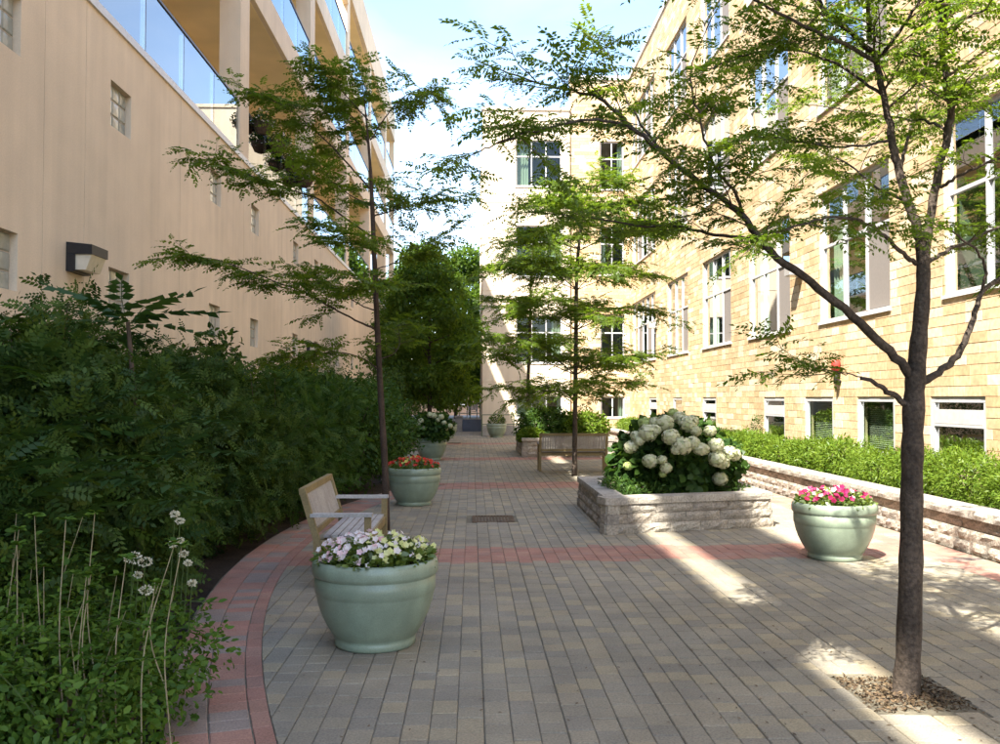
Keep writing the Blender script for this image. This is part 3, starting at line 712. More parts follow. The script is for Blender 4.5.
for u, z, lb_ in ((18.35, 4.25, 'grey box wall light between tall sandstone windows'), (33, 4.3, 'grey box wall light by the wide corner window')):
    t = thing('wall_light', (XW, u, z), lb_, 'lamp', 'box lights on the sandstone wall')
    g = G(); g.box((XW - .02, u - .17, z - .14), (XW + .0, u + .17, z + .14)); g.build('back_plate', 'grey_metal', t)
    G().box((XW - .30, u - .15, z - .12), (XW - .021, u + .15, z + .10)).build('housing', 'grey_metal', t)
    G().box((XW - .28, u - .13, z - .135), (XW - .05, u + .13, z - .121)).build('lens', 'lens', t)
t = thing('fire_beacon', (XW, 16.4, 2.0), 'small red fire beacon on a black pipe against the sandstone wall', 'beacon')
G().tube([(XW - .09, 16.4, 1.86), (XW - .09, 16.4, 2.1)], [.045, .045], 10).build('pipe', 'black_metal', t, True)
G().tube([(XW - .09, 16.4, 1.9), (XW + .0, 16.4, 1.9)], [.03, .03], 8).build('bracket', 'black_metal', t, True)
G().lathe([(0, .2), (.07, .2), (.08, .18), (.08, .0), (.05, 0), (.0, .0)], 14, (XW - .09, 16.4, 2.1)).build('cap', 'red_paint', t, True)

# ------------------------------------------------------------------ far end of the walk
t = thing('terrace_wall', (0.0, 43.2, 0), 'low blue-grey terrace wall with a pale end pier closing the walk', 'wall')
G().box((-.45, 43.2, -.05), (.449, 43.45, .56)).build('panel', 'blue_grey', t); G().box((-.47, 43.18, .561), (.449, 43.5, .62)).build('capping', 'concrete', t)
G().box((-.80, 43.1, -.05), (-.47, 43.5, .66)).build('end_pier', 'concrete', t); G().box((-.83, 43.07, .661), (-.44, 43.53, .74)).build('pier_cap', 'cap', t)
props(G().box((-4.3, 43.55, -.06), (.449, 57, .50)).build('terrace', 'concrete'), kind='structure')
t = thing('railing', (0, 44.2, .5), 'dark green pipe railing standing on the far terrace', 'railing')
for xx in (-.62, -.1, .4): G().tube([(xx, 44.2, .5), (xx, 44.2, 1.35)], [.025] * 2, 8).build('post', 'green_metal', t)
for zz in (.85, 1.35): G().tube([(-.62, 44.2, zz), (.4, 44.2, zz)], [.022] * 2, 8).build('rail', 'green_metal', t)
t = thing('railing', (1, 37.2, 0), 'light green pipe railing in front of the cream wall', 'railing')
for xx in (.42, 1.75, 3.1): G().tube([(xx, 37.6, 0), (xx, 37.6, .9)], [.025] * 2, 8).build('post', 'green_metal', t)
for zz in (.5, .9): G().tube([(.42, 37.6, zz), (3.1, 37.6, zz)], [.022] * 2, 8).build('rail', 'green_metal', t)
t = thing('garden_chair', (.0, 45.2, .5), 'dark slatted garden chair on the far terrace', 'chair')
for sx in (-.25, .25):
    G().box((sx - .025, 44.95, .5), (sx + .025, 45.0, 1.15)).build('leg', 'grey_wood', t); G().box((sx - .025, 45.4, .5), (sx + .025, 45.45, 1.4)).build('leg', 'grey_wood', t); G().box((sx - .035, 44.93, 1.151), (sx + .035, 45.399, 1.18)).build('arm', 'grey_wood', t)
for k in range(5): G().box((-.224, 44.96 + k * .09, .92), (.224, 45.03 + k * .09, .945)).build('seat_slat', 'grey_wood', t)
for k in range(4): G().box((-.224, 45.405, 1.0 + k * .1), (.224, 45.43, 1.07 + k * .1)).build('back_slat', 'grey_wood', t)
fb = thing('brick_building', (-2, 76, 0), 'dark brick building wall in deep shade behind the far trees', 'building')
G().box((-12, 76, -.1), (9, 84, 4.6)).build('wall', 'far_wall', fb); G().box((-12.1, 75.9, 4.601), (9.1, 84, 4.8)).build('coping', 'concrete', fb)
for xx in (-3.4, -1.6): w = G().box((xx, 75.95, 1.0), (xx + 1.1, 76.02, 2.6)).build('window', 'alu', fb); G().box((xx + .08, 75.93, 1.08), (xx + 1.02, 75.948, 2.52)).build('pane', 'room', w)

# ------------------------------------------------------------------ benches
def bench(loc, rz, label):
    t = thing('bench', loc, label, 'bench', 'slatted garden benches', rz, True)
    L = .75
    for s in (-1, 1):
        x = s * (L - .03)
        G().add([(x + a * .026, y + b * .027, z) for y, z in ((-.205, 0), (-.22, .41), (-.345, .83)) for a, b in ((-1, -1), (1, -1), (1, 1), (-1, 1))], [(3, 2, 1, 0), (8, 9, 10, 11)] + [(k * 4 + i, k * 4 + (i + 1) % 4, k * 4 + 4 + (i + 1) % 4, k * 4 + 4 + i) for k in (0, 1) for i in range(4)]).build('back_post', 'oak', t)
        G().beam((x, .21, 0), (x, .21, .595), .055, .055, Vector((0, 1, 0))).build('front_leg', 'oak', t)
        G().box((x - .04, -.27, .596), (x + .04, .25, .625)).build('armrest', 'grey_wood', t)
        G().box((x - .02, -.19, .34), (x + .02, .18, .40)).build('side_rail', 'oak', t)
    G().box((-L + .06, .185, .345), (L - .06, .225, .415)).build('front_rail', 'oak', t)
    G().box((-L + .06, -.20, .345), (L - .06, -.17, .40)).build('rear_rail', 'oak', t)
    for k in range(6): G().box((-L + .06, -.165 + k * .064, .417), (L - .06, -.165 + k * .064 + .054, .437), k * .17 % 1).build('seat_slat', 'grey_wood', t)
    G().beam((-L + .0, -.342, .81), (L - .0, -.342, .81), .045, .055).build('top_rail', 'oak', t)
    G().beam((-L + .06, -.237, .47), (L - .06, -.237, .47), .035, .05).build('lower_rail', 'oak', t)
    n = 26
    for k in range(n):
        x = -L + .06 + (2 * L - .12) * (k + .5) / n
        G().beam((x, -.243, .495), (x, -.335, .785), .047, .016, Vector((0, 1, 0)), (k * .37) % 1).build('back_slat', 'back_wood', t)
    return t
bench((-1.09, 8.4, 0), -math.pi / 2, 'slatted garden bench with armrests beside the dark shrubs and pink potted flowers')
bench((2.2, 19.75, 0), 0, 'slatted garden bench with its back turned, behind the hydrangea planter')

# ------------------------------------------------------------------ pots and flowers
POT = [(.0, .0), (.25, .0), (.262, .012), (.262, .045), (.255, .055), (.275, .075), (.315, .14), (.35, .215), (.374, .29), (.383, .335), (.386, .35), (.391, .356), (.393, .40), (.392, .45), (.389, .452), (.402, .462), (.410, .48), (.410, .52), (.402, .548), (.385, .56), (.365, .557), (.352, .54), (.350, .40)]
pg = G().lathe(POT, 56); POTM = pg.mesh('glaze', smooth=True, name='bowl')
SOILM = G().lathe([(.0, .515), (.2, .512), (.35, .50)], 28).mesh('soil', name='soil')
def flower_mesh(mat, petals=5):
    g = G(); vs = [(0, 0, -.25)]
    for k in range(petals * 2):
        a = math.pi * k / petals; r = .5 if k % 2 == 0 else .36
        vs.append((r * math.cos(a), r * math.sin(a), .04 if k % 2 == 0 else .0))
    n = petals * 2
    return g.add(vs, [(0, 1 + k, 1 + (k + 1) % n) for k in range(n)]).mesh(mat, name='flower')
FM = {k: flower_mesh(k) for k in ('p_pink', 'p_white', 'p_lime', 'p_mag', 'p_red', 'p_yel')}
def pot(x, y, label, s=1.0):
    t = thing('flower_pot', (x, y, 0), label, 'flower pot', 'round green pots along the walk')
    piece('bowl', POTM, t, (x, y, 0), (0, 0, random.random() * 6), (s, s, s)); piece('soil', SOILM, t, (x, y, 0), None, (s, s, s)); return t
tvB, tfB = broad_leaf(.55)
def petunias(x, y, z, label, colour, nfl, nleaf=700, R=.37, H=.16, fs=(.05, .07), leafmat='pet_leaf', cat='flowers'):
    t = thing('petunia_plants', (x, y, z), label, cat, 'flowers filling the green pots')
    rr = np.sqrt(RNG.random(nleaf)) * R; an = RNG.random(nleaf) * 6.283; hm = H * (1 - (rr / R) ** 2 * .6)
    O = np.stack([x + rr * np.cos(an), y + rr * np.sin(an), z - .02 + hm * RNG.uniform(.1, 1, nleaf)], 1)
    X = np.stack([np.cos(an), np.sin(an), RNG.uniform(-.2, .9, nleaf)], 1) + RNG.normal(size=(nleaf, 3)) * .6
    scatter('foliage', tvB, tfB, O, X, RNG.normal(size=(nleaf, 3)) * .5 + [0, 0, 1], RNG.uniform(.035, .075, nleaf), leafmat, t)
    for k in range(nfl):
        r = math.sqrt(random.random()) * R * 1.04; a = random.random() * 6.283
        h = z + H * (1 - (r / R) ** 2 * .55) + random.uniform(-.03, .035)
        px, py = x + r * math.cos(a), y + r * math.sin(a)
        nr = Vector((math.cos(a) * r * 1.6 + random.gauss(0, .35), math.sin(a) * r * 1.6 - .45 + random.gauss(0, .35), .75))
        m = colour(px - x, py - y)
        s = random.uniform(*fs)
        piece('flower', FM[m], t, (px, py, h), nr.to_track_quat('Z', 'Y').to_euler(), (s, s, s))
    return t
pot(-.63, 5.95, 'round grey-green glazed pot of pink and lime petunias on the grey paving')
petunias(-.63, 5.95, .53, 'pink, white and lime petunias filling the glazed pot before the bench', lambda a, b: random.choice(('p_pink', 'p_white', 'p_pink', 'p_white', 'p_white')) if a < .0 + random.gauss(0, .07) else random.choice(('p_lime', 'p_lime', 'p_white')), 190, 1500, H=.17, fs=(.036, .056))
pot(3.63, 8.95, 'round grey-green glazed pot of magenta petunias near the low stone wall')
petunias(3.63, 8.95, .53, 'magenta petunias filling the pot near the low stone wall', lambda a, b: random.choice(('p_mag', 'p_mag', 'p_mag', 'p_pink')), 75, 800, H=.16)
pot(-.87, 13.6, 'round grey-green glazed pot of red and yellow flowers beside the young tree')
petunias(-.87, 13.6, .53, 'red and yellow flowers filling the pot beside the young tree', lambda a, b: 'p_red' if abs(a) > .12 + random.gauss(0, .08) else random.choice(('p_yel', 'p_red', 'p_yel')), 90, 700, H=.16)
pot(-1.05, 23.4, 'round grey-green glazed pot holding a bushy white-flowered hydrangea')
pot(-1.0, 36.0, 'round grey-green glazed pot standing in shade by the terrace pier')
petunias(-1.0, 36.0, .53, 'low dark green foliage in the pot by the terrace pier', lambda a, b: 'p_white', 4, 400)
pot(1.0, 36.6, 'round grey-green glazed pot of leafy foliage against the cream wall')
petunias(1.0, 36.6, .53, 'leafy green foliage in the pot against the cream wall', lambda a, b: 'p_lime', 5, 900, R=.36, H=.5, leafmat='shrub_mid')

# ------------------------------------------------------------------ shrubs
def blob_points(blobs, n, shell=.55):
    vol = np.array([b[3] * b[4] * b[5] for b in blobs]); idx = RNG.choice(len(blobs), n, p=vol / vol.sum())
    B = np.array(blobs)[idx]; D = norm(RNG.normal(size=(n, 3))); rr = RNG.uniform(shell, 1.0, (n, 1)) ** .7
    lump = 1 + .16 * np.sin(D[:, :1] * 7 + B[:, :1] * 5) * np.cos(D[:, 1:2] * 6 + B[:, 1:2] * 3) + .10 * np.sin(D[:, 2:3] * 11 + idx[:, None])
    return B[:, :3] + D * rr * lump * B[:, 3:6], D
def shrub(name, label, base, blobs, n, size, mat, cat='shrub', group=None, leaf=None, stems=5, up=.35, shell=.55, stemmat='twig'):
    t = thing(name, base, label, cat, group)
    O, D = blob_points(blobs, n, shell); ok = O[:, 2] > base[2] + .03; O, D = O[ok], D[ok]; n = len(O)
    tv, tf = leaf or broad_leaf(.55)
    X = D * .7 + RNG.normal(size=(n, 3)) * .6 + [0, 0, -.1]
    scatter('foliage', tv, tf, O, X, D * .8 + [0, 0, up] + RNG.normal(size=(n, 3)) * .45, RNG.uniform(size[0], size[1], n), mat, t)
    g = G()
    for k in range(stems):
        b = blobs[k % len(blobs)]; p = Vector(b[:3]) + Vector((random.uniform(-.3, .3) * b[3], random.uniform(-.3, .3) * b[4], .5 * b[5]))
        s = Vector(base) + Vector((random.uniform(-.15, .15), random.uniform(-.15, .15), -.02)); m = (s + p) / 2 + Vector((random.uniform(-.12, .12), random.uniform(-.12, .12), .05))
        g.tube(smooth_path([s, m, p], 4), list(np.linspace(.018, .006, 9)), 5)
    g.build('stems', stemmat, t)
    return t
# dark mass along the tan wall (nearest to farthest)
SH = [
 ('broad dark green shrub below the feathery sumac', (-2.9, 5.3, -.1), [(-2.9, 5.2, .75, .75, .9, .85), (-2.6, 4.6, .6, .6, .6, .65), (-3.3, 5.8, 1.3, .7, .8, .8), (-2.6, 5.75, 1.15, .55, .5, .75), (-2.35, 6.0, .6, .45, .6, .7), (-2.25, 6.15, 1.25, .3, .3, .6), (-2.8, 6.5, 1.3, .4, .4, .8)], 16000, 'shrub'),
 ('tall dark leafy shrub close under the box wall lamp', (-3.5, 7.6, -.1), [(-3.5, 7.5, 1.3, .8, .9, .95), (-3.0, 7.4, .8, .7, .8, .85), (-3.9, 8.3, 1.5, .6, .8, .75), (-2.85, 8.1, .6, .55, .7, .65)], 13000, 'shrub'),
 ('dark rounded shrub behind the slatted bench', (-3.0, 10.3, -.1), [(-2.9, 9.8, .8, .75, .9, .85), (-3.4, 10.4, 1.3, .8, .9, .85), (-2.75, 11.0, .75, .7, .9, .8)], 12000, 'shrub'),
 ('tall dark shrub with upright shoots under the small glass-block windows', (-3.7, 12.4, -.1), [(-3.7, 12.2, 1.35, .8, 1.0, .95), (-3.2, 12.9, .9, .8, .9, .9), (-3.9, 13.6, 1.3, .7, 1.0, .9)], 12000, 'shrub'),
 ('mid green shrub leaning over the paving edge past the bench', (-2.7, 13.2, -.1), [(-2.65, 12.8, .7, .75, .9, .75), (-2.5, 14.1, .85, .8, .9, .85), (-3.2, 14.7, 1.1, .8, .9, .95)], 11000, 'shrub_mid'),
 ('loose green shrub behind the pot of red flowers', (-2.2, 16.6, -.1), [(-2.2, 16.2, .85, .85, 1.0, .9), (-2.7, 17.0, 1.2, .9, 1.0, .9), (-1.85, 17.4, .8, .7, .9, .8)], 11000, 'shrub_mid'),
 ('dark shrub filling the bed behind the young tree', (-3.6, 18.2, -.1), [(-3.5, 17.6, 1.3, .9, 1.1, .95), (-3.3, 19.6, 1.3, .9, 1.2, .95)], 9000, 'shrub'),
 ('rounded green shrub overlapping the potted hydrangea', (-2.1, 20.6, -.1), [(-2.0, 20.4, .85, .85, 1.0, .85), (-2.6, 21.3, 1.2, .9, 1.1, .95)], 9000, 'shrub_mid'),
 ('dark shrub bank against the far end of the tan wall', (-3.0, 26, -.1), [(-3.0, 24.5, 1.2, 1.1, 1.6, 1.1), (-2.9, 27.8, 1.3, 1.1, 1.8, 1.2), (-2.8, 32, 1.3, 1.0, 2.4, 1.2), (-2.9, 37, 1.4, 1.1, 2.6, 1.3)], 12000, 'shrub'),
]
for si, (lab, b, bl, n, mt) in enumerate(SH):
    ex = []
    for q in bl:                                              # uneven tops: small lobes on the big ones
        for k in range(4):
            a = random.random() * 6.283; ex.append((q[0] + math.cos(a) * q[3] * .6, q[1] + math.sin(a) * q[4] * .6, q[2] + q[5] * random.uniform(.45, .95), q[3] * random.uniform(.25, .45), q[4] * random.uniform(.25, .42), q[5] * random.uniform(.25, .45)))
    lf = pinnate(5, .34, .17, .3, True) if si in (0, 1, 2, 4, 6) else broad_leaf(.5)
    sz = (.10, .19) if len(lf[0]) > 10 else (.05, .11)
    shrub('shrub', lab, b, bl + ex, int(n * (.62 if len(lf[0]) > 10 else 1.1)), sz, mt, group='shrubs in the bed by the tan wall', leaf=lf, stems=8, shell=.45)
# wispy upright shoots over the shrub tops
t = thing('leafy_shoots', (-3.5, 10.5, -.1), 'thin upright leafy shoots standing above the dark shrub bank', 'shrub', 'shrubs in the bed by the tan wall')
g = G(); O = []; X = []
for px, py, d in ((205, 335, 10.6), (192, 352, 10.4), (222, 348, 10.9), (250, 372, 11.8), (48, 320, 7.2), (20, 330, 6.8), (90, 330, 7.6), (275, 378, 13), (180, 362, 10), (10, 322, 6.4)):
    p = W(px, py, d); q = p + Vector((random.uniform(-.1, .1), random.uniform(-.1, .1), -1.2)); pp = smooth_path([q, (p + q) / 2 + Vector((.04, 0, 0)), p], 5); g.tube(pp, list(np.linspace(.01, .003, len(pp))), 4)
    for k in range(26):
        i = random.randrange(4, len(pp)); a = random.random() * 6.28; O.append(pp[i]); X.append((math.cos(a), math.sin(a), random.uniform(-.1, .8)))
g.build('stems', 'twig', t)
tvb, tfb = broad_leaf(.55)
scatter('foliage', tvb, tfb, np.array(O), np.array(X), np.tile([0, 0, 1.], (len(O), 1)) + RNG.normal(size=(len(O), 3)) * .3, RNG.uniform(.09, .14, len(O)), 'shrub', t)
# sumac with feathery fronds
sb = W(140, 420, 6.2); sb.z = -.1
t = thing('sumac', sb, 'feathery sumac with long drooping pinnate fronds rising above the dark shrubs', 'shrub')
crownp = W(128, 322, 6.2)
G().tube(smooth_path([sb, (sb + crownp) / 2 + Vector((.05, 0, 0)), crownp], 6), list(np.linspace(.03, .014, 13)), 8).build('stem', 'twig', t)
fv, ff = pinnate(8, .30, .125, .28, True, .3, .14, .08)
def frond(p0, p1, droop=.2, z=(0, 0, 1), parent=t, mat='sumac'):
    p0, p1 = Vector(p0), Vector(p1); v = p1 - p0; L = v.length
    tv = fv.copy()
    scatter('frond', tv, ff, np.array([p0]), np.array([v + Vector((0, 0, droop * L))]), np.array([z], float), np.array([L]), mat, parent, rvar=np.array([random.random()]))
for (ax, ay), (bx, by), dd in (((128, 322), (185, 285), .1), ((128, 322), (202, 305), -.1), ((128, 325), (200, 328), .15), ((128, 322), (68, 282), .1), ((126, 320), (110, 276), -.3), ((128, 330), (175, 350), .3), ((125, 325), (75, 320), .2),
        ((126, 330), (95, 360), .3), ((128, 330), (150, 372), .3), ((126, 322), (85, 295), -.35), ((128, 326), (150, 290), -.4)):
    frond(W(ax, ay, 6.2), W(bx, by, 6.2 + dd))
# feathery fronds low over the shrubs
for i, (ax, ay, bx, by, d) in enumerate(((150, 460, 225, 452, 5.0), (158, 462, 190, 430, 5.0), (60, 470, 130, 455, 4.6), (20, 500, 95, 470, 4.3), (40, 430, 110, 415, 5.2), (100, 480, 175, 490, 4.6), (0, 440, 60, 425, 4.8), (150, 430, 215, 420, 5.6), (60, 520, 130, 500, 4.2), (150, 505, 215, 500, 4.8), (0, 480, 50, 455, 4.4), (90, 400, 160, 392, 5.6))):
    frond(W(ax, ay, d), W(bx, by, d - .15), .25)
for k in range(70):
    d = random.uniform(4.6, 9.5); x = -2.3 - .12 * (d - 4.6) + random.uniform(-.9, .15); z = random.uniform(.7, 1.9) if x < -2.6 else random.uniform(.5, 1.4)
    p0 = Vector((x, d, z)); a = random.uniform(-1.6, .5); L = random.uniform(.3, .55)
    frond(p0, p0 + Vector((math.cos(a) * L, math.sin(a) * L, random.uniform(-.05, .3) * L)), random.uniform(.1, .3), (random.gauss(0, .2), random.gauss(0, .2), 1), mat=random.choice(('sumac', 'sumac', 'shrub_mid')))
# ninebark with bare pale stems, bottom-left
nb = (-1.75, 3.9, -.1)
t = shrub('ninebark', 'low green shrub with bare pale stems and white flower clusters beside the red border', nb,
          [(-1.75, 3.9, .28, .5, .6, .32), (-2.2, 3.9, .35, .6, .7, .42), (-1.65, 4.55, .3, .4, .5, .33), (-2.4, 4.5, .45, .6, .6, .45), (-1.5, 3.5, .15, .3, .4, .25)], 22000, (.02, .048), 'ninebark', leaf=broad_leaf(.55), stems=6, shell=.4)
O = []; X = []
for k in range(28):
    px, py = random.uniform(10, 185), random.uniform(505, 640); d = random.uniform(3.7, 4.7)
    if px > 130: py = random.uniform(540, 680)
    p = W(px, py, d); s = Vector((p.x + random.uniform(-.14, .05), d + random.uniform(-.05, .1), random.uniform(.1, .3)))
    if p.z < s.z + .15: continue
    m = (p + s) / 2 + Vector((random.uniform(-.06, .01), 0, 0)); pp = smooth_path([s, m, p], 5)
    G().tube(pp, list(np.linspace(.0036, .0018, len(pp))), 5, random.random()).build('stem', 'pale_stem', t)
    for j in range(26):
        q = pp[-1] if j < 12 else random.choice(pp); a = random.random() * 6.28; O.append(q); X.append((math.cos(a), math.sin(a), random.uniform(-.1, .6)))
gs = G()
for k in range(90):
    a = random.gauss(-.2, 1.3); s0 = Vector((random.uniform(-2.6, -1.55), random.uniform(3.5, 4.7), .25)); L = random.uniform(.35, .7)
    pp = smooth_path([s0, s0 + Vector((math.cos(a) * L * .35, math.sin(a) * L * .35 - .05, L * .55)), s0 + Vector((math.cos(a) * L * .8, math.sin(a) * L * .7 - .1, L * .62))], 6)
    gs.tube(pp, list(np.linspace(.004, .0015, len(pp))), 4, random.random(), False)
    for j in range(22):
        q = random.choice(pp[3:]) + Vector((random.gauss(0, .006), random.gauss(0, .006), 0)); b = random.random() * 6.28; O.append(q); X.append((math.cos(b), math.sin(b), random.uniform(-.2, .6)))
props(gs.build('sprays', 'green_stem', t), kind='stuff')
scatter('shoot_leaves', *broad_leaf(.6), np.array(O), np.array(X), np.tile([0, 0, 1.], (len(O), 1)) + RNG.normal(size=(len(O), 3)) * .3, RNG.uniform(.025, .05, len(O)), 'ninebark', t)
tvq, tfq = simple_leaf(.8)
for px, py, r in ((133, 558, .034), (145, 562, .026), (146, 590, .026), (175, 514, .016), (180, 521, .016), (173, 544, .015), (180, 541, .013), (184, 554, .016), (188, 563, .012), (192, 583, .015), (138, 575, .014)):
    p = W(px, py, 4.35); n = 90; D = norm(RNG.normal(size=(n, 3)))
    scatter('flower_cluster', tvq, tfq, np.array(p)[None] + D * r * [1, 1, .6], D + RNG.normal(size=(n, 3)) * .4, RNG.normal(size=(n, 3)), RNG.uniform(.006, .014, n), 'cluster', t)
    G().tube([p, p + Vector((-.03, .05, -.25))], [.0025, .003], 4).build('stem', 'green_stem', t)
# hydrangeas
def floret_ball(n=170):
    D = norm(RNG.normal(size=(n, 3))); R = frames(np.cross(D, RNG.normal(size=(n, 3))), D)
    tv = np.array([[-.15, -.15, .03], [.15, -.15, -.02], [.15, .15, .03], [-.15, .15, -.02]]); V = np.einsum('nij,vj->nvi', R, tv) + (D * RNG.uniform(.86, 1.04, (n, 1)) * [1, 1, .86])[:, None, :]
    c = []; nu, nv = 12, 7
    for j in range(nv):
        for i in range(nu):
            q = [(math.sin(math.pi * b / nv) * math.cos(2 * math.pi * a / nu) * .8, math.sin(math.pi * b / nv) * math.sin(2 * math.pi * a / nu) * .8, math.cos(math.pi * b / nv) * .7) for a, b in ((i, j), (i + 1, j), (i + 1, j + 1), (i, j + 1))]; c += q
    V = np.concatenate([V.reshape(-1, 3), np.array(c)]); m = len(V) // 4
    return V, np.arange(m * 4).reshape(m, 4), RNG.random(m)
HB = [np_mesh('flower_head', *floret_ball(), 'hyd_flower') for _ in range(3)]
HBG = np_mesh('flower_head', *floret_ball(), 'hyd_green')
hc = (2.72, 12.2, .38)
t = shrub('hydrangea_bush', 'large white-flowered hydrangea bush growing in the low stone planter', hc, [(2.7, 12.1, .72, .72, .75, .5), (2.75, 12.2, .95, .55, .6, .42), (3.15, 12.2, .7, .5, .6, .42), (2.3, 12.1, .72, .42, .6, .4)], 7000, (.09, .17), 'hyd_leaf', leaf=broad_leaf(.72), stems=10, stemmat='green_stem', up=.7)
for px, py, sz in ((572, 417, 0),):
    pass
HEADS = [(631, 447, 22), (639, 441, 15), (648, 433, 26), (655, 430, 18), (665, 423, 26), (680, 418, 22), (688, 424, 24), (692, 421, 18), (673, 413, 16, 1), (671, 437, 24), (682, 446, 26), (676, 450, 16), (693, 443, 24), (700, 449, 20), (703, 449, 18), (716, 445, 24), (729, 453, 22), (717, 459, 24), (723, 463, 18), (650, 461, 22), (662, 460, 14), (666, 468, 17), (663, 474, 11, 1), (720, 479, 20), (636, 436, 18), (645, 423, 18, 1), (710, 431, 18), (655, 422, 16), (735, 455, 18), (628, 466, 14, 1), (696, 431, 18)]
for h in HEADS:
    edge = ((h[0] - 681) / 68) ** 2 + ((h[1] - 454) / 46) ** 2; d = 12.1 - .93 * math.sqrt(max(0, 1 - min(edge, 1)))
    p = W(h[0], h[1], d); r = h[2] * random.uniform(.32, .40) / FPX * d
    piece('flower_head', HBG if len(h) > 3 else random.choice(HB), t, p, (random.uniform(-.4, .4), random.uniform(-.4, .4), random.random() * 6), (r, r, r))
shrub('ground_plants', 'low feathery green plants inside the planter corner beside the hydrangea', (1.95, 12.0, .33), [(1.95, 11.9, .42, .22, .7, .16), (2.2, 11.4, .4, .3, .3, .13), (3.4, 11.7, .38, .25, .3, .12)], 2600, (.04, .09), 'shrub_mid', cat='plants', leaf=simple_leaf(.25), stems=3)
t = shrub('potted_hydrangea', 'bushy pale-flowered hydrangea growing in the green pot beside the shrubs', (-1.05, 23.4, .5), [(-1.02, 23.4, .85, .48, .45, .36), (-.95, 23.3, .7, .42, .4, .3)], 2200, (.09, .15), 'hyd_leaf', cat='shrub', leaf=broad_leaf(.7), stems=5, stemmat='green_stem', up=.6)
for px, py, s in ((421, 421, 9), (430, 415, 9), (434, 416, 9), (441, 417, 9), (444, 423, 8), (450, 426, 8), (424, 428, 7), (418, 424, 8), (438, 420, 7), (446, 429, 6)):
    r = s * .36 / FPX * 23; piece('flower_head', random.choice(HB), t, W(px, py, 23.05), (0, 0, random.random() * 6), (r, r, r))
# shrubs in the far planter
for lab, x, y, r, h, mt in (('dark mounded shrub at the left of the far planter', 2.05, 25.6, .75, .85, 'shrub_mid'), ('bright green loose shrub at the right of the far planter', 3.15, 25.7, .7, .75, 'yew'), ('low leafy plant at the corner of the far planter', 1.6, 24.75, .3, .3, 'yew')):
    shrub('shrub', lab, (x, y, .42), [(x, y, .42 + h * .5, r, r * .9, h * .6), (x + r * .5, y + .2, .42 + h * .4, r * .7, r * .7, h * .5), (x - r * .5, y - .1, .42 + h * .35, r * .6, r * .6, h * .45)], 4500, (.06, .12), mt, stems=5)
# hedge of clipped yews behind the retaining wall
d = 3.4; k = 0
while d < 34:
    ln = random.uniform(1.1, 1.4); h = .60 + random.uniform(-.09, .09) - .004 * d; c = d + ln / 2
    near = c < 20; n = 7500 if c < 14 else (5000 if c < 20 else 2500)
    s = .055 if c < 14 else .075
    bl = [(5.85 + random.uniform(-.05, .05), c, .33 + h * .5, .44, ln * .62, h * .55), (5.72, c - ln * .25, .33 + h * .45, .36, ln * .35, h * .55), (5.95, c + ln * .25, .33 + h * .55, .36, ln * .35, h * .55)]
    shrub('yew_shrub', 'bright green yew shrub in the hedge between low stone wall and sandstone facade', (5.85, c, .33), bl, n, (s * .7, s * 1.3), 'yew', group='yew shrubs of the hedge', leaf=simple_leaf(.3), stems=4, up=.2, shell=.5)
    d += ln; k += 1
t = shrub('conifer', 'small upright dark conifer against the sandstone wall behind the hedge', (6.35, 19.9, .33), [(6.35, 19.9, .75, .14, .16, .5), (6.35, 19.9, .5, .2, .22, .3)], 1500, (.05, .09), 'shrub_mid', leaf=simple_leaf(.25), stems=2)

